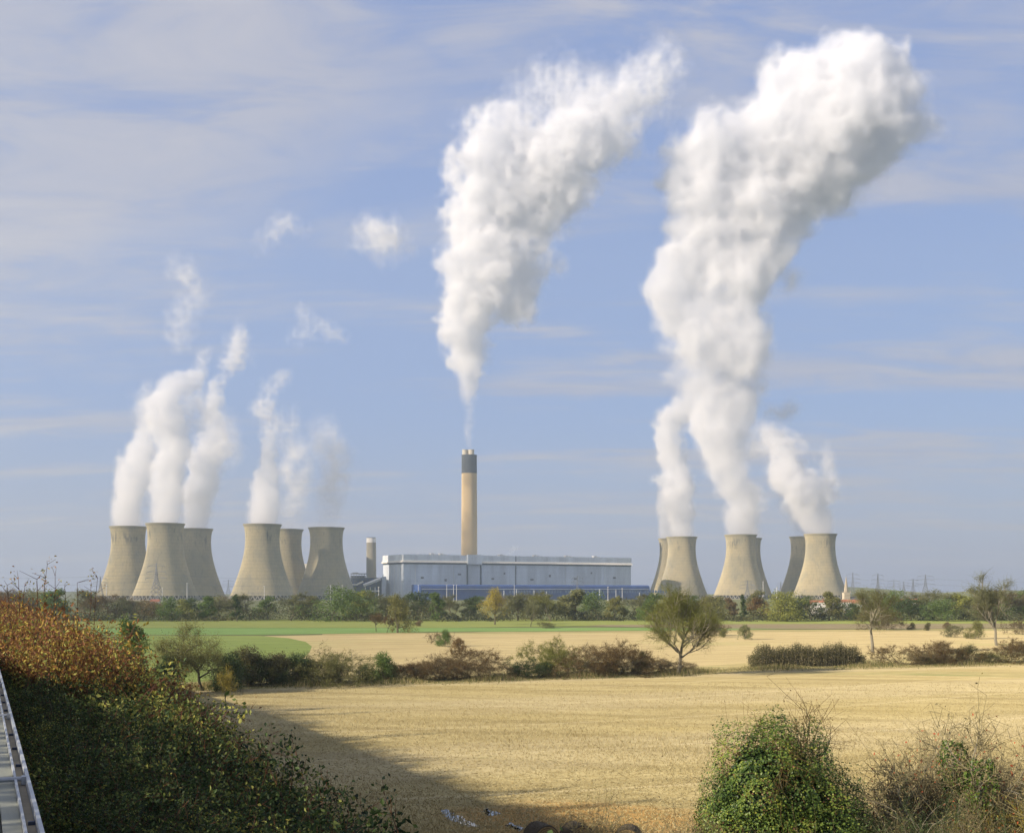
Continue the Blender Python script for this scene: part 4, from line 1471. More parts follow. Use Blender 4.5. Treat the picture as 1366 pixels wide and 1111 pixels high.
field_tree('yellow-leaved round tree on a short dark trunk between two green strips', 660, 833, 784, oak, 'yellow', 0.95)
bigd = blob_tree(306, 10, 7.4, 1.6, 0.3, 7000, 0.27, lobes=15, low=.05, gap=.5, shape=1.3)
field_tree('large dense olive green tree leafy to the ground at the field corner', 530, 844, 789, bigd, 'olive', 1.05)
small = branch_tree(307, 10, 3.6, 0.24, 'russet', 1700, 0.22, dict(levels=3, forks=(6, 4, 4)), spread=0.75, twigs=5, twig_r=0.035, leaf_spread=0.3)
field_tree('small rusty tree left of a second smaller rusty tree by the big olive tree', 502, 842, 816, small, 'russet', 1.1)
field_tree('smaller rusty tree tucked against the big dense olive tree', 516, 844, 820, small, 'russet', 0.9, rz=2)
field_tree('little bare sapling standing on the green strip right of the yellow tree', 708, 836, 802, small, 'grey green', 0.8, rz=1)
BUSH = [blob_tree(320 + k, 4, w, 0.5, 0.10, 8000, 0.15, lobes=9, low=.04, gap=.4, stems=3) for k, w in enumerate((5.0, 4.2, 6.0))]
THORN = [branch_tree(330 + k, 4, 0.9, 0.10, 'x', 3000, 0.085, dict(levels=4, forks=(4, 4, 3, 2), angle=0.85, wob=0.2, up=0.02, shrink=0.66), spread=s, twigs=6, twig_r=0.009, leaf_spread=0.16, stems=5) for k, s in enumerate((1.05, 1.25, 0.95, 1.15))]

field_tree('rounded green bush at the end of the stubble, joined to a red one', 592, 862, 840, BUSH[0], 'green', 1.0, name='bush', cat='bush', H0=4)
field_tree('brown bare bush just left of the green bush at the stubble end', 588, 858, 842, THORN[0], 'brown', 1.0, name='bush', cat='bush', H0=4)
field_tree('dark red bush just right of the green bush at the stubble end', 612, 870, 850, BUSH[1], 'russet', 1.0, name='bush', cat='bush', H0=4)
field_tree('pale feathery willow bush rising behind the clipped hedge shrubs', 742, 900, 846, THORN[2], 'yellow green', 1.1, name='bush', cat='bush', H0=4)
field_tree('round brown-green bush behind the great bare tree on its right', 945, 848, 822, THORN[1], 'brown', 1.0, name='bush', cat='bush', H0=4)
field_tree('low olive bush on the stubble, right of the great bare tree', 966, 850, 838, BUSH[2], 'olive', 1.0, name='bush', cat='bush', H0=4)
field_tree('small upright pale bush alone on the stubble', 994, 853, 832, BUSH[1], 'grey green', 0.9, name='bush', cat='bush', H0=4)
field_tree('first small dark bush of a pair on the brown strip', 1216, 840, 830, BUSH[0], 'dark brown', 1.1, name='bush', cat='bush', H0=4)
field_tree('second small dark bush of a pair on the brown strip', 1238, 841, 830, BUSH[2], 'dark brown', 0.9, name='bush', cat='bush', H0=4)
field_tree('small brown bush between the dark pair and the tall bare tree', 1264, 841, 829, BUSH[1], 'brown', 1.0, name='bush', cat='bush', H0=4)
field_tree('pale scrubby bush below left of the tall bare tree', 1273, 850, 832, THORN[3], 'grey green', 1.0, name='bush', cat='bush', H0=4)
field_tree('olive bush touching the tall bare tree on its left', 1301, 852, 828, BUSH[0], 'olive', 1.0, name='bush', cat='bush', H0=4)
field_tree('thin bush close behind the pale-trunked tree', 1178, 840, 806, THORN[2], 'brown', 1.0, name='bush', cat='bush', H0=4)
field_tree('bare brown bush near the right edge behind the hedge', 1360, 846, 826, THORN[0], 'brown', 1.0, name='bush', cat='bush', H0=4)
field_tree('tiny bare shrub at the right end of the yellow tree strip', 728, 838, 826, THORN[1], 'olive', 1.0, name='bush', cat='bush', H0=4)
field_tree('low brown shrub on the green strip right of the dense olive tree', 560, 835, 827, BUSH[2], 'brown', 1.3, name='bush', cat='bush', H0=4)

# ---- the hedge line across the middle, shrub by shrub
def hedge_base(px):
    for (a, ya), (c, yc) in zip(HEDGE[:-1], HEDGE[1:]):
        if a <= px <= c:
            return ya + (yc - ya) * (px - a) / (c - a) - 1.2
    return HEDGE[-1][1]


HS = [
    (322, 868, 'b', 'dark brown', 1.1, 'dark dense hedge shrub beside the spreading tree, first of the left hedge'), (345, 876, 'b', 'dark green', 1.1, 'second dark shrub of the left hedge'),
    (368, 874, 'b', 'dark brown', 1.1, 'third dark shrub of the left hedge, brownish'), (392, 876, 'b', 'dark green', 1.1, 'fourth shrub of the left hedge, below the green field lobe'),
    (415, 880, 'b', 'dark brown', 1.0, 'fifth shrub of the left hedge'), (432, 862, 't', 'olive', 1.05, 'taller round olive hawthorn at the right end of the left hedge'), (441, 884, 'b', 'dark green', 1.0, 'dark shrub at the foot of the olive hawthorn'),
    (458, 892, 't', 'olive', 0.9, 'low thin shrub closing the left hedge'), (485, 890, 'b', 'dark green', 1.0, 'dark shrub left of the small domed green bush'), (506, 874, 'b', 'green', .85, 'small domed green bush rising above the middle hedge'),
    (497, 893, 'b', 'dark green', 1.1, 'dark green shrub below the small domed bush'), (524, 888, 'b', 'olive', 0.8, 'low green shrub right of the small domed bush'), (545, 890, 't', 'dark green', 1.0, 'low dark shrub left of the red-brown thorns'),
    (560, 876, 't', 'russet', 1.0, 'red-brown thorn bush, first of three'), (588, 874, 't', 'brown', 1.0, 'brown thorn bush, second of three'), (619, 866, 't', 'russet', 1.15, 'broad red-brown thorn bush with several stems, third of three'),
    (642, 884, 't', 'brown', 1.0, 'thin brown shrub at the right side of the broad thorn bush'), (688, 888, 'b', 'dark green', 1.0, 'left end of the low clipped green hedge shrubs'), (708, 878, 't', 'dark green', 1.3, 'middle of the low clipped green hedge shrubs, widest'),
    (730, 884, 'b', 'dark green', 1.1, 'right end of the low clipped green hedge shrubs'), (768, 861, 't', 'russet', .95, 'rusty hawthorn left of the darkest red one'), (780, 876, 't', 'brown', 1.0, 'brown shrub squeezed between two rusty hawthorns'),
    (818, 855, 't', 'russet', 1.0, 'darkest red-brown round hawthorn in the hedge line'), (806, 880, 't', 'dark brown', 0.8, 'small dark shrub at the left foot of the darkest red hawthorn'), (855, 872, 'b', 'dark brown', 0.55, 'narrow dark shrub left of the great bare tree'),
    (872, 874, 't', 'brown', 0.9, 'bare brown shrub left of the great trunk'), (893, 880, 't', 'brown', 0.8, 'bare brown shrub touching the great trunk'), (918, 884, 't', 'brown', 0.9, 'low bare shrub right of the great trunk'),
    (1207, 860, 't', 'russet', .95, 'rusty shrub at the left end of the right-hand hedge'), (1228, 872, 't', 'dark brown', 0.9, 'dark stemmy shrub second in the right-hand hedge'), (1250, 866, 't', 'brown', 1.0, 'brown shrub third in the right-hand hedge'),
    (1268, 855, 't', 'russet', 1.0, 'tall rusty shrub fourth in the right-hand hedge'), (1290, 862, 'b', 'dark brown', 1.0, 'dark dense shrub fifth in the right-hand hedge'), (1322, 868, 't', 'olive', 1.1, 'thin olive shrub sixth in the right-hand hedge'),
    (1345, 852, 't', 'russet', 1.2, 'rusty round shrub near the right edge of the photo'), (1368, 850, 't', 'brown', 1.3, 'brown round shrub cut by the right edge of the photo'), (1240, 876, 't', 'dark brown', 1.0, 'low dark shrub filling the right-hand hedge foot'),
    (1308, 872, 'b', 'dark brown', .8, 'low dark shrub between the dense one and the thin olive one'),
]
for k, (px, ty, kind, leaf, w, lab) in enumerate(HS):
    D = CAM_H * F_PX / (hedge_base(px) - HOR)
    ms = (BUSH[k % 3] if kind == 'b' else THORN[k % 4])
    place_tree('hedge_shrub', lab, 'shrub', ms, 'leaf ' + leaf, px, D + 1.0, 4, top_h(ty, D) * 1.08, 'shrubs of the hedge line', wscale=w * 1.4, rz=k * 2.1, trunk_name='stems')


# trimmed brown hedge, one clipped body
def clipped_hedge(label, x0, x1, top0, top1, leafm, seed, D_off=0.5, width=2.2):
    r_ = np.random.default_rng(seed)
    g, s = Geo(), Geo()
    A0 = np.array(G(x0, hedge_base(x0))); A1 = np.array(G(x1, hedge_base(x1)))
    dirv = (A1 - A0)
    Lh = np.linalg.norm(dirv); dirv /= Lh
    nrm = np.array([-dirv[1], dirv[0]])
    n = 30000
    u = r_.random(n) * Lh
    Ht = 3.1 + 0.3 * np.sin(u * 0.9) + 0.25 * np.sin(u * 2.3 + 1) + 0.15 * np.sin(u * 6.1) + (0.32 * r_.normal(size=n))
    Ht *= np.clip(np.minimum(u, Lh - u) / 1.2, 0.55, 1)
    z = Ht * r_.random(n) ** 0.65
    off = (r_.random(n) - 0.5) * width * (0.75 + 0.5 * np.sin(z / 3.2 * math.pi))
    p = A0[None] + dirv[None] * u[:, None] + nrm[None] * (off[:, None] + D_off + width / 2)
    C = np.column_stack([p, z])
    g.leaves(r_, C, r_.uniform(0.08, 0.22, n), r_.random(n), 0.2)
    m = 900
    k = r_.integers(0, n, m)
    b0 = C[k].copy(); b0[:, 2] = 0
    t0 = C[k].copy(); t0[:, 2] = Ht[k] * r_.uniform(.8, 1.08, m); t0[:, :2] += r_.normal(size=(m, 2)) * .3
    s.segs(b0, t0, 0.022, 0.008, rnd=r_.random(m), n=3)
    c = np.array([A0[0], A0[1], 0])
    t = thing('hedge', label, 'hedge', tuple(c))
    for q in (g, s):
        q.v = [v - c for v in q.v]
    obj('foliage', g, M[leafm], t)
    obj('stems', s, M['bark'], t)


clipped_hedge('long clipped brown hedge standing alone right of the great bare tree', 1008, 1158, 870, 866, 'leaf dark brown', 9)

# rough grass along the hedge foot and field strips
M['grass'] = leafy('rough grass', [(0, (0.10, 0.12, 0.03)), (0.3, (0.16, 0.17, 0.05)), (0.6, (0.33, 0.27, 0.11)), (1, (0.50, 0.40, 0.20))], 0.2)
r_ = np.random.default_rng(15)
n = 26000
px = r_.uniform(-100, 1420, n)
hy = np.interp(px, [p[0] for p in HEDGE], [p[1] for p in HEDGE]) + r_.normal(size=n) * 1.6 - 1.0
D = CAM_H * F_PX / (hy - HOR)
X = GX(px, D)
h = r_.uniform(0.15, 0.75, n) * (0.6 + 0.5 * np.sin(px * 0.05))
A = np.column_stack([X, D, np.zeros(n)])
B = A + np.column_stack([r_.normal(size=n) * .15, r_.normal(size=n) * .15, np.abs(h) + 0.1])
g = Geo().segs(A, B, 0.035, 0.008, rnd=r_.random(n), n=3)
setting(obj('grass', g, M['grass']), 'stuff')
# cut straw standing over the near field
r_ = np.random.default_rng(16)
n = 150000
D = 1 / r_.uniform(1 / 165.0, 1 / 52.0, n)
X = (r_.uniform(-420, 1420, n) - 683) / F_PX * D
rot = R(-14)
rowc = (-X * math.sin(rot) + D * math.cos(rot))
A = np.column_stack([X, D, np.zeros(n)])
dens = np.sin(X * .11 + 2 * np.sin(D * .07)) + np.sin(D * .13 + 1.5 * np.sin(X * .05))
h = r_.uniform(0.05, 0.16, n) * (1 + 0.25 * dens)
B = A + np.column_stack([r_.normal(size=n) * .09, r_.normal(size=n) * .05, h])
M['straw'] = leafy('cut straw', [(0, (0.24, 0.18, 0.07)), (0.5, (0.39, 0.31, 0.135)), (1, (0.55, 0.465, 0.245))], 0.1)
hl = near[:]
keep_ = D < CAM_H * F_PX / (np.interp((X / D) * F_PX + 683, [p[0] for p in HEDGE], [p[1] for p in HEDGE]) + 2 - HOR)
A, B = A[keep_], B[keep_]
g = Geo().segs(A, B, 0.022, 0.008, rnd=r_.random(len(A)), n=3)
setting(obj('cut_stubble', g, M['straw']), 'stuff')
print('veg', time.time() - _tt)

# ------------------------------------------------------------------ the road embankment on the left, running away from the viewer
UD = np.array([0.918, 0.396])      # across, towards the field
VD = np.array([-0.396, 0.918])     # along


def uv2xy(u, v):
    return u * UD[0] + v * VD[0], u * UD[1] + v * VD[1]


def bank_z(u, v):
    u, v = np.asarray(u, float), np.asarray(v, float)
    toe = 12.6 + 1.5 * np.sin(v * 0.045) + 0.8 * np.sin(v * 0.13 + 1)
    t = np.clip((u - 1.0) / (toe - 1.0), 0, 1)
    t = np.where(t > 0.8, 0.8 + (t - 0.8) * 1.0, t)
    prof = 1 - (t ** 1.08)
    prof = np.where(t > 0.85, prof * (1 - 0.0 * t), prof)
    top = 10.2 * np.clip(1 - np.clip((v - 110) / 260, 0, 1) ** 1.2, 0, 1)
    side = np.clip((u + 26) / 14, 0, 1)
    z = top * prof * side
    z = z + 0.22 * np.sin(u * 0.9 + v * .31) * np.sin(v * 0.37 + u * .2) * np.clip(t * 4, 0, 1) * (t < 0.97)
    return np.where(t >= 1, -0.4, z)


g = Geo()
us = np.concatenate([np.linspace(-30, 0, 12), np.linspace(0.5, 22, 50)])
vs = np.concatenate([np.linspace(-60, 0, 20)[:-1], np.linspace(0, 120, 100), np.linspace(124, 420, 30)])
UU, VV = np.meshgrid(us, vs, indexing='ij')
X, Y = uv2xy(UU, VV)
Z = bank_z(UU, VV)
nu, nv = UU.shape
idx = np.arange(nu * nv).reshape(nu, nv)
q = np.stack([idx[:-1, :-1], idx[1:, :-1], idx[1:, 1:], idx[:-1, 1:]], -1).reshape(-1, 4)
g.add(np.stack([X, Y, Z], -1).reshape(-1, 3), q)
M['bank'] = field_mat('rough bank soil and litter', (0.055, 0.05, 0.022), (0.15, 0.11, 0.05), patch=(0.07, 0.085, 0.03), fine=1.5, bump=0.6, patch_scale=0.15)
setting(obj('embankment_terrain', g, M['bank'], smooth=True))

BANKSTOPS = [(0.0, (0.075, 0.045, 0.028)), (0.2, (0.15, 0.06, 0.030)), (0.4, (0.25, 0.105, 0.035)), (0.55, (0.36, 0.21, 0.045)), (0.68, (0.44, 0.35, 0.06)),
             (0.78, (0.27, 0.29, 0.07)), (0.84, (0.07, 0.11, 0.03)), (1.0, (0.014, 0.026, 0.010))]  # darkest greens, used by the brambles, have the bank's shade in their colour
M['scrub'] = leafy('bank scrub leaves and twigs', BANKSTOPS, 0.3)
#RS


def sprig(rng, H, spread, stems, side, leaves, lsize, sr, lr, droop=0.0, thick=0.012, lo=0.25):
    """a small multi-stemmed shrub as arrays"""
    g = Geo()
    A, B, RA = [], [], []
    pts = []
    for k in range(stems):
        p = np.array([rng.normal() * spread * .25, rng.normal() * spread * .25, -0.1])
        d = np.array([rng.normal() * spread * .35, rng.normal() * spread * .35, 1.0])
        L = H * rng.uniform(.55, 1.05)
        d /= np.linalg.norm(d)
        n = 5
        for j in range(n):
            d = d + rng.normal(size=3) * .10 + np.array([d[0] * .15, d[1] * .15, -droop * (j / n)])
            d /= np.linalg.norm(d)
            q = p + d * L / n
            A.append(p); B.append(q); RA.append(thick * (1 - j / n * .7))
            if j >= 1:
                for s in range(side):
                    sd_ = d + rng.normal(size=3) * .7
                    sd_ /= np.linalg.norm(sd_)
                    e = q + sd_ * L * rng.uniform(.08, .22)
                    A.append(q); B.append(e); RA.append(thick * .35)
                    pts.append(e)
            pts.append(q)
            p = q
    A, B, RA = np.array(A), np.array(B), np.array(RA)
    g.segs(A, B, RA, RA * .6, rnd=rng.uniform(sr[0], sr[1], len(A)), n=3)
    pts = np.array(pts)
    w = np.clip(pts[:, 2] / H, 0.02, 1) ** 1
    pts = pts[pts[:, 2] > lo * H]
    C = pts[rng.integers(0, len(pts), leaves)] + rng.normal(size=(leaves, 3)) * lsize * 0.9
    g.leaves(rng, C, lsize * rng.uniform(.6, 1.3, leaves), np.clip(rng.uniform(lr[0], lr[1], leaves), 0, 1), 0.3)
    return g.arrays()


def scatter(templates, pos, scale, rng, shift=None):
    """merge many rotated, scaled copies of the templates into one mesh"""
    V, Qs, RQ, n = [], [], [], 0
    ti = rng.integers(0, len(templates), len(pos))
    for k, T in enumerate(templates):
        sel = np.where(ti == k)[0]
        if not len(sel):
            continue
        v, q, t, rq, rt = T
        a = rng.uniform(0, 2 * math.pi, len(sel))
        c, s = np.cos(a)[:, None], np.sin(a)[:, None]
        sc_ = scale[sel][:, None]
        x = (v[:, 0] * c - v[:, 1] * s) * sc_ + pos[sel, 0:1]
        y = (v[:, 0] * s + v[:, 1] * c) * sc_ + pos[sel, 1:2]
        z = v[:, 2] * sc_ + pos[sel, 2:3]
        V.append(np.stack([x, y, z], -1).reshape(-1, 3))
        Qs.append((q[None] + (np.arange(len(sel)) * len(v))[:, None, None] + n).reshape(-1, 4))
        r = np.repeat(rq[None], len(sel), 0)
        if shift is not None:
            r = np.clip(r + shift[sel][:, None], 0, 1)
        RQ.append(r.ravel())
        n += len(sel) * len(v)
    return np.concatenate(V), np.concatenate(Qs), np.zeros((0, 3), int), np.concatenate(RQ), np.zeros(0)


rs = np.random.default_rng(400)
g = Geo()
n = 52000
v_ = rs.uniform(-45, 140, n)
Ht = np.interp(v_, [-45, 18, 28, 38, 50, 140], [5.0, 4.4, 2.0, .6, .4, .8]) + .35 * np.sin(v_ * .9) + .25 * np.sin(v_ * 2.3)
Ht = np.maximum(Ht, .15) + np.where(v_ > 30, 10.0 * np.clip(np.sin(v_ * .62 + 2 * np.sin(v_ * .21)) * np.sin(v_ * .17 + .6) - .25, 0, 1), 0)
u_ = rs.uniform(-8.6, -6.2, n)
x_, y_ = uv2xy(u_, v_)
g.leaves(rs, np.column_stack([x_, y_, 10.2 + Ht * rs.random(n)]), .32, rs.uniform(.86, 1, n), .2)  # unseen hedge added beside the road; its heights shape shadows on the bank
SHADE_HEDGE = g
setting(obj('unseen_shade_undergrowth', SHADE_HEDGE, M['scrub']), 'stuff')
RED = [sprig(rs, 1.5, 1.1, 15, 3, 300, 0.065, (0.0, 0.3), (0.0, 0.50), thick=.013) for _ in range(5)]
GOLD = [sprig(rs, 1.45, 1.1, 10, 3, 360, 0.075, (0.0, 0.3), (0.25, 0.80), thick=.013) for _ in range(3)]
BRAM = [sprig(rs, 1.05, 1.5, 9, 2, 420, 0.07, (0.02, 0.3), (0.80, 1.0), droop=.45, thick=.010, lo=.1) for _ in range(5)]
ELD = [sprig(rs, 1.3, 1.3, 7, 3, 320, 0.078, (0.1, 0.3), (0.72, 0.88), droop=.25, thick=.012) for _ in range(3)]


def zone(n, v0, v1, u0, u1, fn):
    u = rs.uniform(u0, u1, n)
    v = v0 * (v1 / v0) ** rs.random(n) if v0 > 0 else rs.uniform(v0, v1, n)
    k = fn(u, v)
    u, v = u[k], v[k]
    x, y = uv2xy(u, v)
    return u, v, np.column_stack([x, y, bank_z(u, v) - 0.05])


vb = lambda u: 25 + 3.0 * u
u, v, p = zone(2600, 24, 130, 1.2, 13.2, lambda u, v: v > vb(u) - 9 * rs.random(len(u)) + 3)
patch = np.sin(v * .16 + 1.0) + np.sin(u * .7 + v * .05)
sc1 = np.clip(1.05 + .25 * patch * .5 + rs.normal(size=len(u)) * .18, .5, 1.7) * np.clip((16 - u) / 7, .35, 1) * np.where(v < 55, np.clip(u / 5, .4, 1), 1)
setting(obj('red_scrub_undergrowth', scatter(RED, p, sc1, rs, shift=0.07 * patch + rs.normal(size=len(u)) * .03), M['scrub']), 'stuff')
u, v, p = zone(750, 20, 60, 0.9, 7.0, lambda u, v: (v > 20 + 2.2 * u) & (u < 1.2 + v * .09))
setting(obj('golden_leaved_undergrowth', scatter(GOLD, p, np.clip(.9 + rs.normal(size=len(u)) * .2, .4, 1.4), rs), M['scrub']), 'stuff')
u, v, p = zone(4200, 3.0, 60, 0.45, 12.2, lambda u, v: (v < vb(u) + 2 + 9 * rs.random(len(u))))
sc2 = np.clip(.85 + rs.normal(size=len(u)) * .15, .3, 1.3) * np.clip(u / 3.5 + v / 60, .22, 1) * np.clip((17 - u) / 6, .5, 1)
setting(obj('bramble_undergrowth', scatter(BRAM, p, sc2, rs, shift=rs.normal(size=len(u)) * .05), M['scrub']), 'stuff')
u, v, p = zone(1500, 3.0, 24, 0.4, 7.5, lambda u, v: u > 0)
setting(obj('low_bramble_undergrowth', scatter(BRAM, p, np.clip(.38 + rs.normal(size=len(u)) * .1, .2, .7), rs, shift=rs.normal(size=len(u)) * .05), M['scrub']), 'stuff')
u, v, p = zone(620, 14, 75, 2.0, 11.6, lambda u, v: (v > vb(u) - 13) & (v < vb(u) + 7))
setting(obj('pale_leaved_undergrowth', scatter(ELD, p, np.clip(1.0 + rs.normal(size=len(u)) * .2, .5, 1.5), rs), M['scrub']), 'stuff')
# low grass and weeds at the toe of the bank
TOE = [sprig(rs, 0.7, 1.2, 14, 1, 50, 0.07, (0.45, 0.8), (0.5, 1.0), thick=.010, lo=.1) for _ in range(3)]
u, v, p = zone(2600, 26, 150, 10.0, 15.0, lambda u, v: u > 0)
setting(obj('weeds_undergrowth', scatter(TOE, np.column_stack([p[:, :2], np.maximum(p[:, 2], 0)]), np.clip(.8 + rs.normal(size=len(u)) * .25, .3, 1.4), rs), M['scrub']), 'stuff')

# tall thin saplings that stand above the scrub against the sky
ORD = ['first', 'second', 'third', 'fourth', 'fifth', 'sixth', 'seventh', 'eighth', 'ninth', 'tenth']
for k, (px, ty, D) in enumerate(((12, 776, 38), (25, 768, 36), (38, 778, 40), (47, 768, 35), (57, 748, 36), (72, 764, 38), (84, 779, 40), (99, 773, 40), (113, 781, 42), (127, 767, 40))):
    X = GX(px, D)
    uu, vv = X * UD[0] + D * UD[1], X * VD[0] + D * VD[1]
    z0 = float(bank_z(uu, vv))
    rr_ = np.random.default_rng(500 + k)
    H = top_h(ty, D) - z0
    t = thing('sapling', f'{ORD[k]} of ten tall thin leafy stalks from the left, standing above the rusty scrub', 'sapling', (X, D, z0 - .1), group='thin saplings on the bank')
    g = Geo()
    pts = [np.array([0, 0, 0.0])]
    for j in range(8):
        pts.append(pts[-1] + np.array([rr_.normal() * .04, rr_.normal() * .04, H / 8]))
    g.tube(pts, np.linspace(.022, .006, 9), n=4, rnd=.1)
    A, B = [], []
    for j in range(3, 9):
        for m_ in range(2):
            e = pts[j] + np.array([rr_.normal() * .22, rr_.normal() * .22, rr_.uniform(.1, .3)])
            A.append(pts[j]); B.append(e)
    g.segs(A, B, .008, .004, rnd=.12, n=3)
    obj('stem', g, M['scrub'], t)
    g = Geo()
    E_ = np.array(B)
    n_ = 34
    g.leaves(rr_, E_[rr_.integers(0, len(E_), n_)] + rr_.normal(size=(n_, 3)) * .07, .085, rr_.uniform(.4, .8, n_), .2)
    obj('leaves', g, M['scrub'], t)

# trees just beyond the bank
spr = branch_tree(340, 9, 2.6, 0.26, 'x', 20000, 0.15, dict(levels=4, forks=(6, 4, 4, 3), angle=.95, wob=.2, up=.02, shrink=.68), spread=1.0, twigs=5, twig_r=.012, leaf_spread=.32)
field_tree('wide spreading olive hawthorn tree beside the rusty bank', 272, 921, 828, spr, 'olive', .95, H0=9)
field_tree('bright green rounded tree rising behind the crest of the rusty scrub', 176, 930, 819, DENSE[3], 'green', .75)
field_tree('small dark tree left of the spreading hawthorn, half sunk behind the bank', 222, 925, 868, DENSE[5], 'dark green', 1.6, rz=2)
field_tree('dark shrubby tree under the right side of the spreading hawthorn', 305, 922, 872, BUSH[0], 'dark green', 1.0, H0=4, name='bush', cat='bush')
field_tree('thin yellow-leaved sapling at the edge of the bank and the field', 302, 950, 888, small, 'yellow', .55, name='bush', cat='bush')

# ------------------------------------------------------------------ steel parapet beam by the viewer, bottom left
ZB = 10.8
t = thing('bridge_parapet', 'weathered grey steel parapet with pale cross bars running away at the lower left corner', 'parapet', (0, 0, 0), rz=math.atan2(UD[1], UD[0]))
E0 = 0.304
M['panel'] = mat('weathered painted steel', lambda b: principled(b, b.mix(b.noise(b.scale(b.n('ShaderNodeTexCoord').outputs['Object'], (9, .5, 1)), 1.5, 6, .65), (0.17, 0.18, 0.14), (0.34, 0.34, 0.27)), 0.6, 0.1))
M['rail'] = mat('pale galvanised rail', lambda b: principled(b, b.mix(b.noise(b.n('ShaderNodeTexCoord').outputs['Object'], 30, 5, .6), (0.34, 0.36, 0.36), (0.55, 0.57, 0.58)), 0.5, 0.25))
M['slot'] = flat('dusty concrete strip', (0.36, 0.31, 0.22), .9, var=.3, scale=8)
obj('edge_rail', Geo().box(E0 - .022, E0, -2, 60, ZB - .10, ZB), M['rail'], t)
obj('ledge_strip', Geo().box(E0 - .075, E0 - .024, -2, 60, ZB - .14, ZB - .055), M['slot'], t)
obj('flange', Geo().box(E0 - .092, E0 - .077, -2, 60, ZB - .14, ZB - .012), M['rail'], t)
g = Geo()
for k, (a, c, zz_) in enumerate(((.19, .094, .045), (.215, .192, .10), (.36, .217, .035), (.40, .362, .11), (.60, .402, .04), (.66, .602, .12), (1.3, .662, .03))):
    g.box(E0 - a, E0 - c, -2, 60, ZB - .2, ZB - zz_)
obj('panel', g, M['panel'], t)
for k in range(12):
    Yk = 7.7 + (k - 1) * 4.15
    vk = Yk / .918 + .28
    g = Geo()
    g.tube([(E0 - 1.3, vk, ZB - .014), (E0 - .005, vk, ZB - .014)], .016, n=8)
    g.box(E0 - .05, E0 - .02, vk - .03, vk + .03, ZB - .05, ZB + .004)
    obj('cross_bar', g, M['rail'], t)
    g = Geo()
    for j in range(3):
        g.box(E0 - .06, E0 - .024, vk + .9 + j * 1.05, vk + .93 + j * 1.05, ZB - .054, ZB - .035)
    obj('bracket', g, M['dark_steel'], t)
g = Geo().box(E0 - 2.6, E0 - .01, -2, 62, ZB - 1.2, ZB - .21)
obj('concrete_base', g, M['slot'], t)

# ------------------------------------------------------------------ puddles and bales
def puddle(label, pts, seed):
    rng = np.random.default_rng(seed)
    P0 = np.array(gpts(pts))
    out = []
    for a, c in zip(P0, np.roll(P0, -1, 0)):
        for f in np.linspace(0, 1, 7)[:-1]:
            p = a + (c - a) * f
            out.append(p + rng.normal(size=2) * np.array([.10, .18]))
    o = sheet('puddle_water', out, 0.016, M['water'])
    return o


M['water'] = mat('still muddy water', lambda b: principled(b, (0.10, 0.10, 0.09), 0.04, 0.0, bump=b.noise(b.n('ShaderNodeTexCoord').outputs['Object'], 6.0, 3, .5), bstr=.03, bdist=.02, spec=1.0))
M['water'].node_tree.nodes['Principled BSDF'].inputs['IOR'].default_value = 1.6
puddle('', [(589, 1080), (597, 1079), (606, 1086), (618, 1090), (632, 1098), (641, 1103), (632, 1103), (615, 1099), (600, 1093), (592, 1087)], 1)
puddle('', [(645, 1078), (652, 1080), (664, 1083), (664, 1087), (653, 1088), (647, 1083)], 2)
puddle('', [(678, 1099), (686, 1099), (697, 1104), (698, 1108), (688, 1105), (679, 1102)], 3)


def bale_end(b):
    tc = b.n('ShaderNodeTexCoord').outputs['Object']
    s = b.n('ShaderNodeSeparateXYZ')
    b.t.links.new(tc, s.inputs[0])
    r = b.m('SQRT', b.m('ADD', b.m('POWER', s.outputs[0], 2.0), b.m('POWER', s.outputs[2], 2.0)))
    n = b.noise(tc, 14, 6, .7)
    w = b.m('SINE', b.m('ADD', b.m('MULTIPLY', r, 62), b.m('MULTIPLY', n, 9)))
    c = b.mix(b.ss(w, -.6, .8), (0.17, 0.115, 0.05), (0.34, 0.24, 0.11))
    principled(b, c, .95, bump=n, bstr=.6, bdist=.03)


M['bale_end'] = mat('cut straw rings', bale_end)
M['bale_side'] = mat('dark weathered straw', lambda b: principled(b, b.mix(b.noise(b.scale(b.n('ShaderNodeTexCoord').outputs['Object'], (1, 5, 1)), 9, 6, .7), (0.045, 0.035, 0.022), (0.11, 0.085, 0.05)), .95,
                                                                      bump=b.noise(b.n('ShaderNodeTexCoord').outputs['Object'], 22, 5, .7), bstr=.7, bdist=.03))


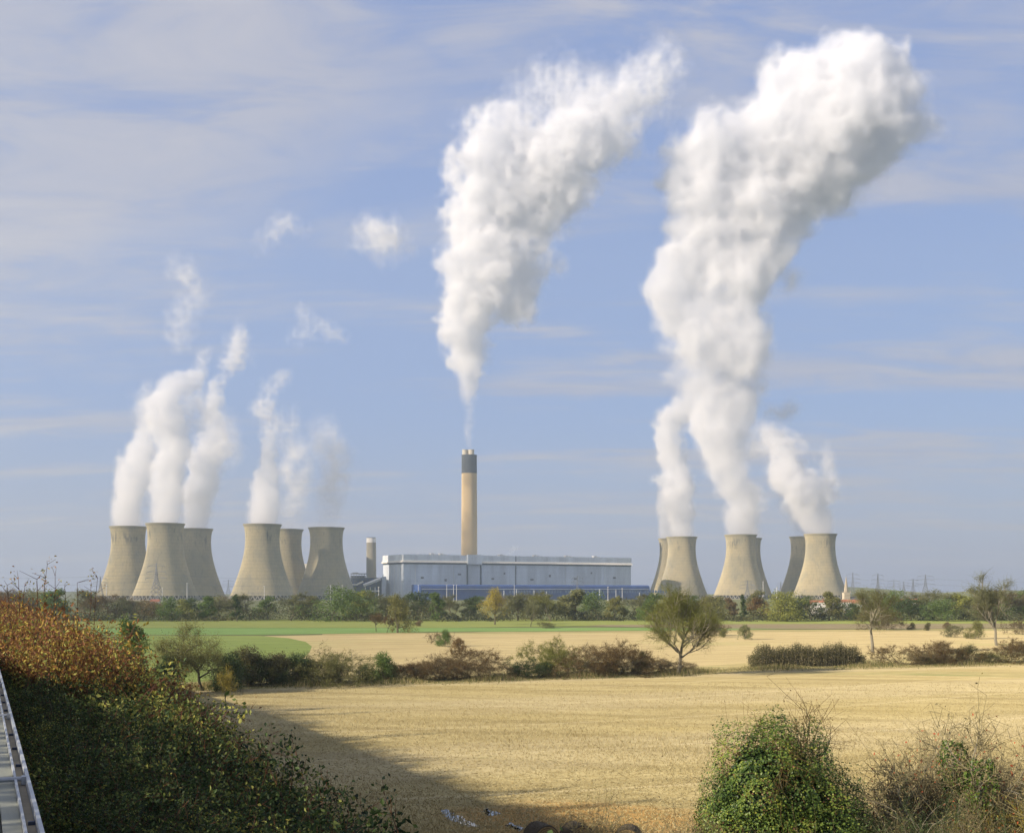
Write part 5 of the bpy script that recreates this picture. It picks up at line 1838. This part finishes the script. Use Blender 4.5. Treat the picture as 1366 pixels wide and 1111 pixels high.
def bale(px, D, rz, label):
    r, L, n = .66, 1.3, 40
    t = thing('straw_bale', label, 'straw bale', (GX(px, D), D, r - .03), rz=rz, group='round straw bales on the stubble')
    prof = [(r - .05, -L / 2), (r - .01, -L / 2 + .04), (r, -L / 4), (r + .01, 0), (r, L / 4), (r - .01, L / 2 - .04), (r - .05, L / 2)]
    g = Geo()
    rng = np.random.default_rng(int(px))
    v, q = [], []
    for a, y in prof:
        for k in range(n):
            th = 2 * math.pi * k / n
            rr2 = a * (1 + rng.normal() * .008) * (1 - .04 * max(0, -math.sin(th)) ** 2)
            v.append((rr2 * math.cos(th), y, rr2 * math.sin(th)))
    for i_ in range(len(prof) - 1):
        for k in range(n):
            k2 = (k + 1) % n
            q.append((i_ * n + k, i_ * n + k2, (i_ + 1) * n + k2, (i_ + 1) * n + k))
    g.add(v, q)
    A = rng.normal(size=(500, 3)); A[:, 0] = 0
    th = rng.uniform(0, 2 * math.pi, 500)
    y = rng.uniform(-L / 2, L / 2, 500)
    a = np.column_stack([np.cos(th) * r, y, np.sin(th) * r])
    g.segs(a, a * np.array([1.05, 1, 1.05]) + rng.normal(size=a.shape) * .05, .006, .003, n=3)
    obj('wrapped_side', g, M['bale_side'], t, smooth=True)
    for sgn in (-1, 1):
        g = Geo()
        v = [(0, sgn * (L / 2 - .015), 0)]
        for k in range(n):
            th = 2 * math.pi * k / n
            v.append(((r - .052) * math.cos(th), sgn * (L / 2 + rng.normal() * .008), (r - .052) * math.sin(th)))
        tt = [(0, 1 + k, 1 + (k + 1) % n) if sgn < 0 else (0, 1 + (k + 1) % n, 1 + k) for k in range(n)]
        g.add(v, t=tt)
        obj('straw_end', g, M['bale_end'], t)


bale(722, 57.5, R(24), 'dark round straw bale at the bottom edge, left one beside the puddles')
bale(770, 57.5, R(20), 'dark round straw bale at the bottom edge, middle one of three')
bale(838, 56.8, R(-10), 'golden round straw bale barely showing at the bottom edge, apart from two dark ones')

# ------------------------------------------------------------------ foreground bushes, lower right
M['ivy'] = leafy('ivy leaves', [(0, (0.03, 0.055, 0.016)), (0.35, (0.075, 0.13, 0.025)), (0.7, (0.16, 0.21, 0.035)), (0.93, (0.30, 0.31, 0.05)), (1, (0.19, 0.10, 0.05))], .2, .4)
M['leaf berry'] = leafy('red haws and twigs', [(0, (0.20, 0.17, 0.085)), (0.35, (0.23, 0.19, 0.09)), (0.4, (0.32, 0.075, 0.03)), (0.78, (0.38, 0.09, 0.03)), (0.82, (0.20, 0.18, 0.06)), (1, (0.27, 0.23, 0.07))], .15)
M['leaf scrub olive'] = leafy('olive scrub', [(0, (0.19, 0.155, 0.085)), (0.35, (0.22, 0.185, 0.09)), (0.4, (0.16, 0.155, 0.05)), (0.8, (0.25, 0.235, 0.08)), (1, (0.34, 0.28, 0.10))], .25)

D = 35.0
rv = np.random.default_rng(600)
bx = GX(1045, D)
LOB = [(-.62, 0, 5.9, 1.42, 1.4, 2.3), (-1.35, .2, 4.9, 1.05, 1.2, 1.7), (.15, .1, 5.7, 1.25, 1.3, 2.35), (1.05, .2, 5.0, 1.15, 1.3, 2.25), (1.55, .0, 4.0, 1.0, 1.2, 2.2), (-.9, -.5, 3.6, 1.6, 1.3, 2.6),
       (.6, -.4, 3.2, 1.9, 1.5, 3.0), (-.2, -.5, 2.2, 2.3, 1.8, 2.5), (1.2, .3, 2.0, 1.5, 1.5, 2.2)]
t = thing('ivy_tree', 'dark glossy ivy-smothered thorn tree with rusty twigs sticking out of its top', 'tree', (bx, D, 0))
hw = branch_tree(610, 9.1, 2.2, .14, 'x', 2600, .055, dict(levels=4, forks=(6, 4, 4, 3), angle=.8, wob=.2, up=.03, shrink=.68), spread=.34, twigs=3, twig_r=.008, leaf_spread=.08)
o = bpy.data.objects.new('trunk', hw[0]); hw[0].materials.append(M['bark']); COL.objects.link(o); o.parent = t
o = bpy.data.objects.new('twigs', hw[1]); hw[1].materials.append(M['leaf russet']); COL.objects.link(o); o.parent = t
g = Geo()
pts, nr = [], []
for (x, y, z, a, b_, c) in LOB:
    n = int(11500 * (a * c + a * b_ + b_ * c) / 6)
    d = rv.normal(size=(n, 3)); d /= np.linalg.norm(d, axis=1)[:, None]
    lump = 1 + .17 * np.sin(d[:, 0] * 7 + x * 5) * np.sin(d[:, 2] * 6 + y) + .11 * np.sin(d[:, 1] * 15 + d[:, 2] * 13)
    rr2 = lump * rv.uniform(.86, 1.02, n) * 1.12
    p = np.column_stack([x + d[:, 0] * a * rr2, y + d[:, 1] * b_ * rr2, z + d[:, 2] * c * rr2])
    pts.append(p); nr.append(d)
pts, nr = np.concatenate(pts), np.concatenate(nr)
inside = np.zeros(len(pts), bool)
for (x, y, z, a, b_, c) in LOB:
    inside |= (((pts[:, 0] - x) / a) ** 2 + ((pts[:, 1] - y) / b_) ** 2 + ((pts[:, 2] - z) / c) ** 2) < .52
k = ~inside & (pts[:, 2] > .05)
pts, nr = pts[k], nr[k]
tone = .5 + .25 * np.sin(pts[:, 0] * 3.1 + 1) * np.sin(pts[:, 2] * 2.7) + .22 * rv.normal(size=len(pts))
g.leaves(rv, pts, rv.uniform(.045, .09, len(pts)), np.clip(tone, 0, 1), .15, aspect=.85, N=nr)
for (x, y, z, a, b_, c) in LOB:        # big dark faces inside; the crown's inner shade is put into their colour
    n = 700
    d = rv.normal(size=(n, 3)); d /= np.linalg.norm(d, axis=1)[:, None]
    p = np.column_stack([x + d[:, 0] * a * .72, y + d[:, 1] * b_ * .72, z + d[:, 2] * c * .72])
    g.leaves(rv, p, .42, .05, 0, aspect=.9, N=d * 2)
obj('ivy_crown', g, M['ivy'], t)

FG = [branch_tree(620 + k, 6, 1.0, .12, 'x', nl, ls, dict(levels=4, forks=(6, 4, 4, 3), angle=.8, wob=.2, up=.04, shrink=.70), spread=sp, twigs=5, twig_r=.007, leaf_spread=.14, stems=6)
      for k, (nl, ls, sp) in enumerate(((24000, .06, .95), (30000, .065, 1.1), (5000, .055, .9)))]
def fg(label, px, D, ty, ms, leaf, w=1.0, rz=0.0, name='bush'):
    place_tree(name, label, 'bush', ms, leaf, px, D, 6, top_h(ty, D), 'foreground scrub at the foot of the bank', wscale=w, rz=rz, trunk_name='stems', wood='bark_pale')
fg('brown tangled thorn bush against the left flank of the ivy tree', 945, 34.0, 1042, FG[0], 'leaf scrub olive', .6)
fg('low brown twiggy bush farthest left of the foreground scrub', 905, 36.5, 1065, FG[1], 'leaf scrub olive', .7, 1)
fg('bare brown shoots in front of the ivy tree', 1010, 31.5, 1102, FG[2], 'leaf brown', .75, 2)
fg('pale thorny bush in front of the right lobe of the ivy tree', 1085, 30.5, 1102, FG[2], 'leaf scrub olive', .6, 4)
fg('open hawthorn with clusters of red berries on bare twigs', 1262, 38.0, 942, branch_tree(640, 6, 1.6, .12, 'x', 5200, .075, dict(levels=4, forks=(6, 4, 4, 3), angle=.75, wob=.2, up=.03, shrink=.68), spread=.62, twigs=4, twig_r=.008, leaf_spread=.07, stems=4), 'leaf berry', 1.0, 1)
fg('second thinner berried hawthorn at the right edge, lower than the first', 1335, 38.5, 958, FG[2], 'leaf berry', .55, 3)
fg('olive scrub bush just right of the ivy tree', 1150, 37.0, 1025, FG[0], 'leaf scrub olive', .62, 3)
fg('olive scrub bush, second right of the ivy tree', 1195, 36.0, 1034, FG[1], 'leaf scrub olive', .72, 4)
fg('dense olive scrub below the red-berried hawthorn', 1245, 35.0, 1043, FG[1], 'leaf scrub olive', .8, 5)
fg('brown and olive scrub below the second berried hawthorn', 1300, 35.5, 1037, FG[0], 'leaf scrub olive', .8, 6)
fg('rust-tinged scrub bush at the lower right edge', 1352, 35.0, 1010, FG[1], 'leaf yellow', .6, 7)
fg('dark green bramble bush at the bottom right corner', 1340, 31.0, 1066, FG[1], 'leaf dark green', .8, 8)
fg('dark green bramble bush left of the corner one', 1270, 31.0, 1072, FG[1], 'leaf dark green', .8, 9)
fg('dark low bush between ivy tree and the corner brambles', 1205, 30.5, 1080, FG[1], 'leaf dark green', .7, 2)
for k, (px, ty, Dk) in enumerate(((1272, 988, 37.0), (1308, 1012, 36.0))):
    rr_ = np.random.default_rng(700 + k)
    n = 1500
    H = top_h(ty, Dk)
    z = rr_.uniform(.15, 1, n) ** .5 * H
    w = .16 + .30 * np.exp(-((z - H * .9) / .8) ** 2)
    a = rr_.uniform(0, 6.28, n)
    C = np.column_stack([np.cos(a) * w * rr_.uniform(.6, 1.2, n), np.sin(a) * w * rr_.uniform(.6, 1.2, n), z])
    t = thing('ivy_clump', ('ivy-clad stem standing inside the red-berried hawthorn', 'ivy-clad stump right of the red-berried hawthorn')[k], 'ivy', (GX(px, Dk), Dk, 0))
    obj('trunk', Geo().tube([(0, 0, -.2), (.05, 0, H * .5), (0, 0, H * .93)], [.12, .09, .05], n=6), M['bark'], t)
    obj('ivy', Geo().leaves(rr_, C, .09, np.clip(rr_.normal(.35, .2, n), 0, 1), .2, .85), M['ivy'], t)
print('bank', time.time() - _tt)

#HAZE
hz = Geo().box(-3200, 3200, -120, 4200, -2, 1150)
hm = vol_mat('thin air haze', 0.00011, col=(0.74, 0.88, 1.0), g_=0.35)
setting(obj('haze', hz, hm), 'stuff')
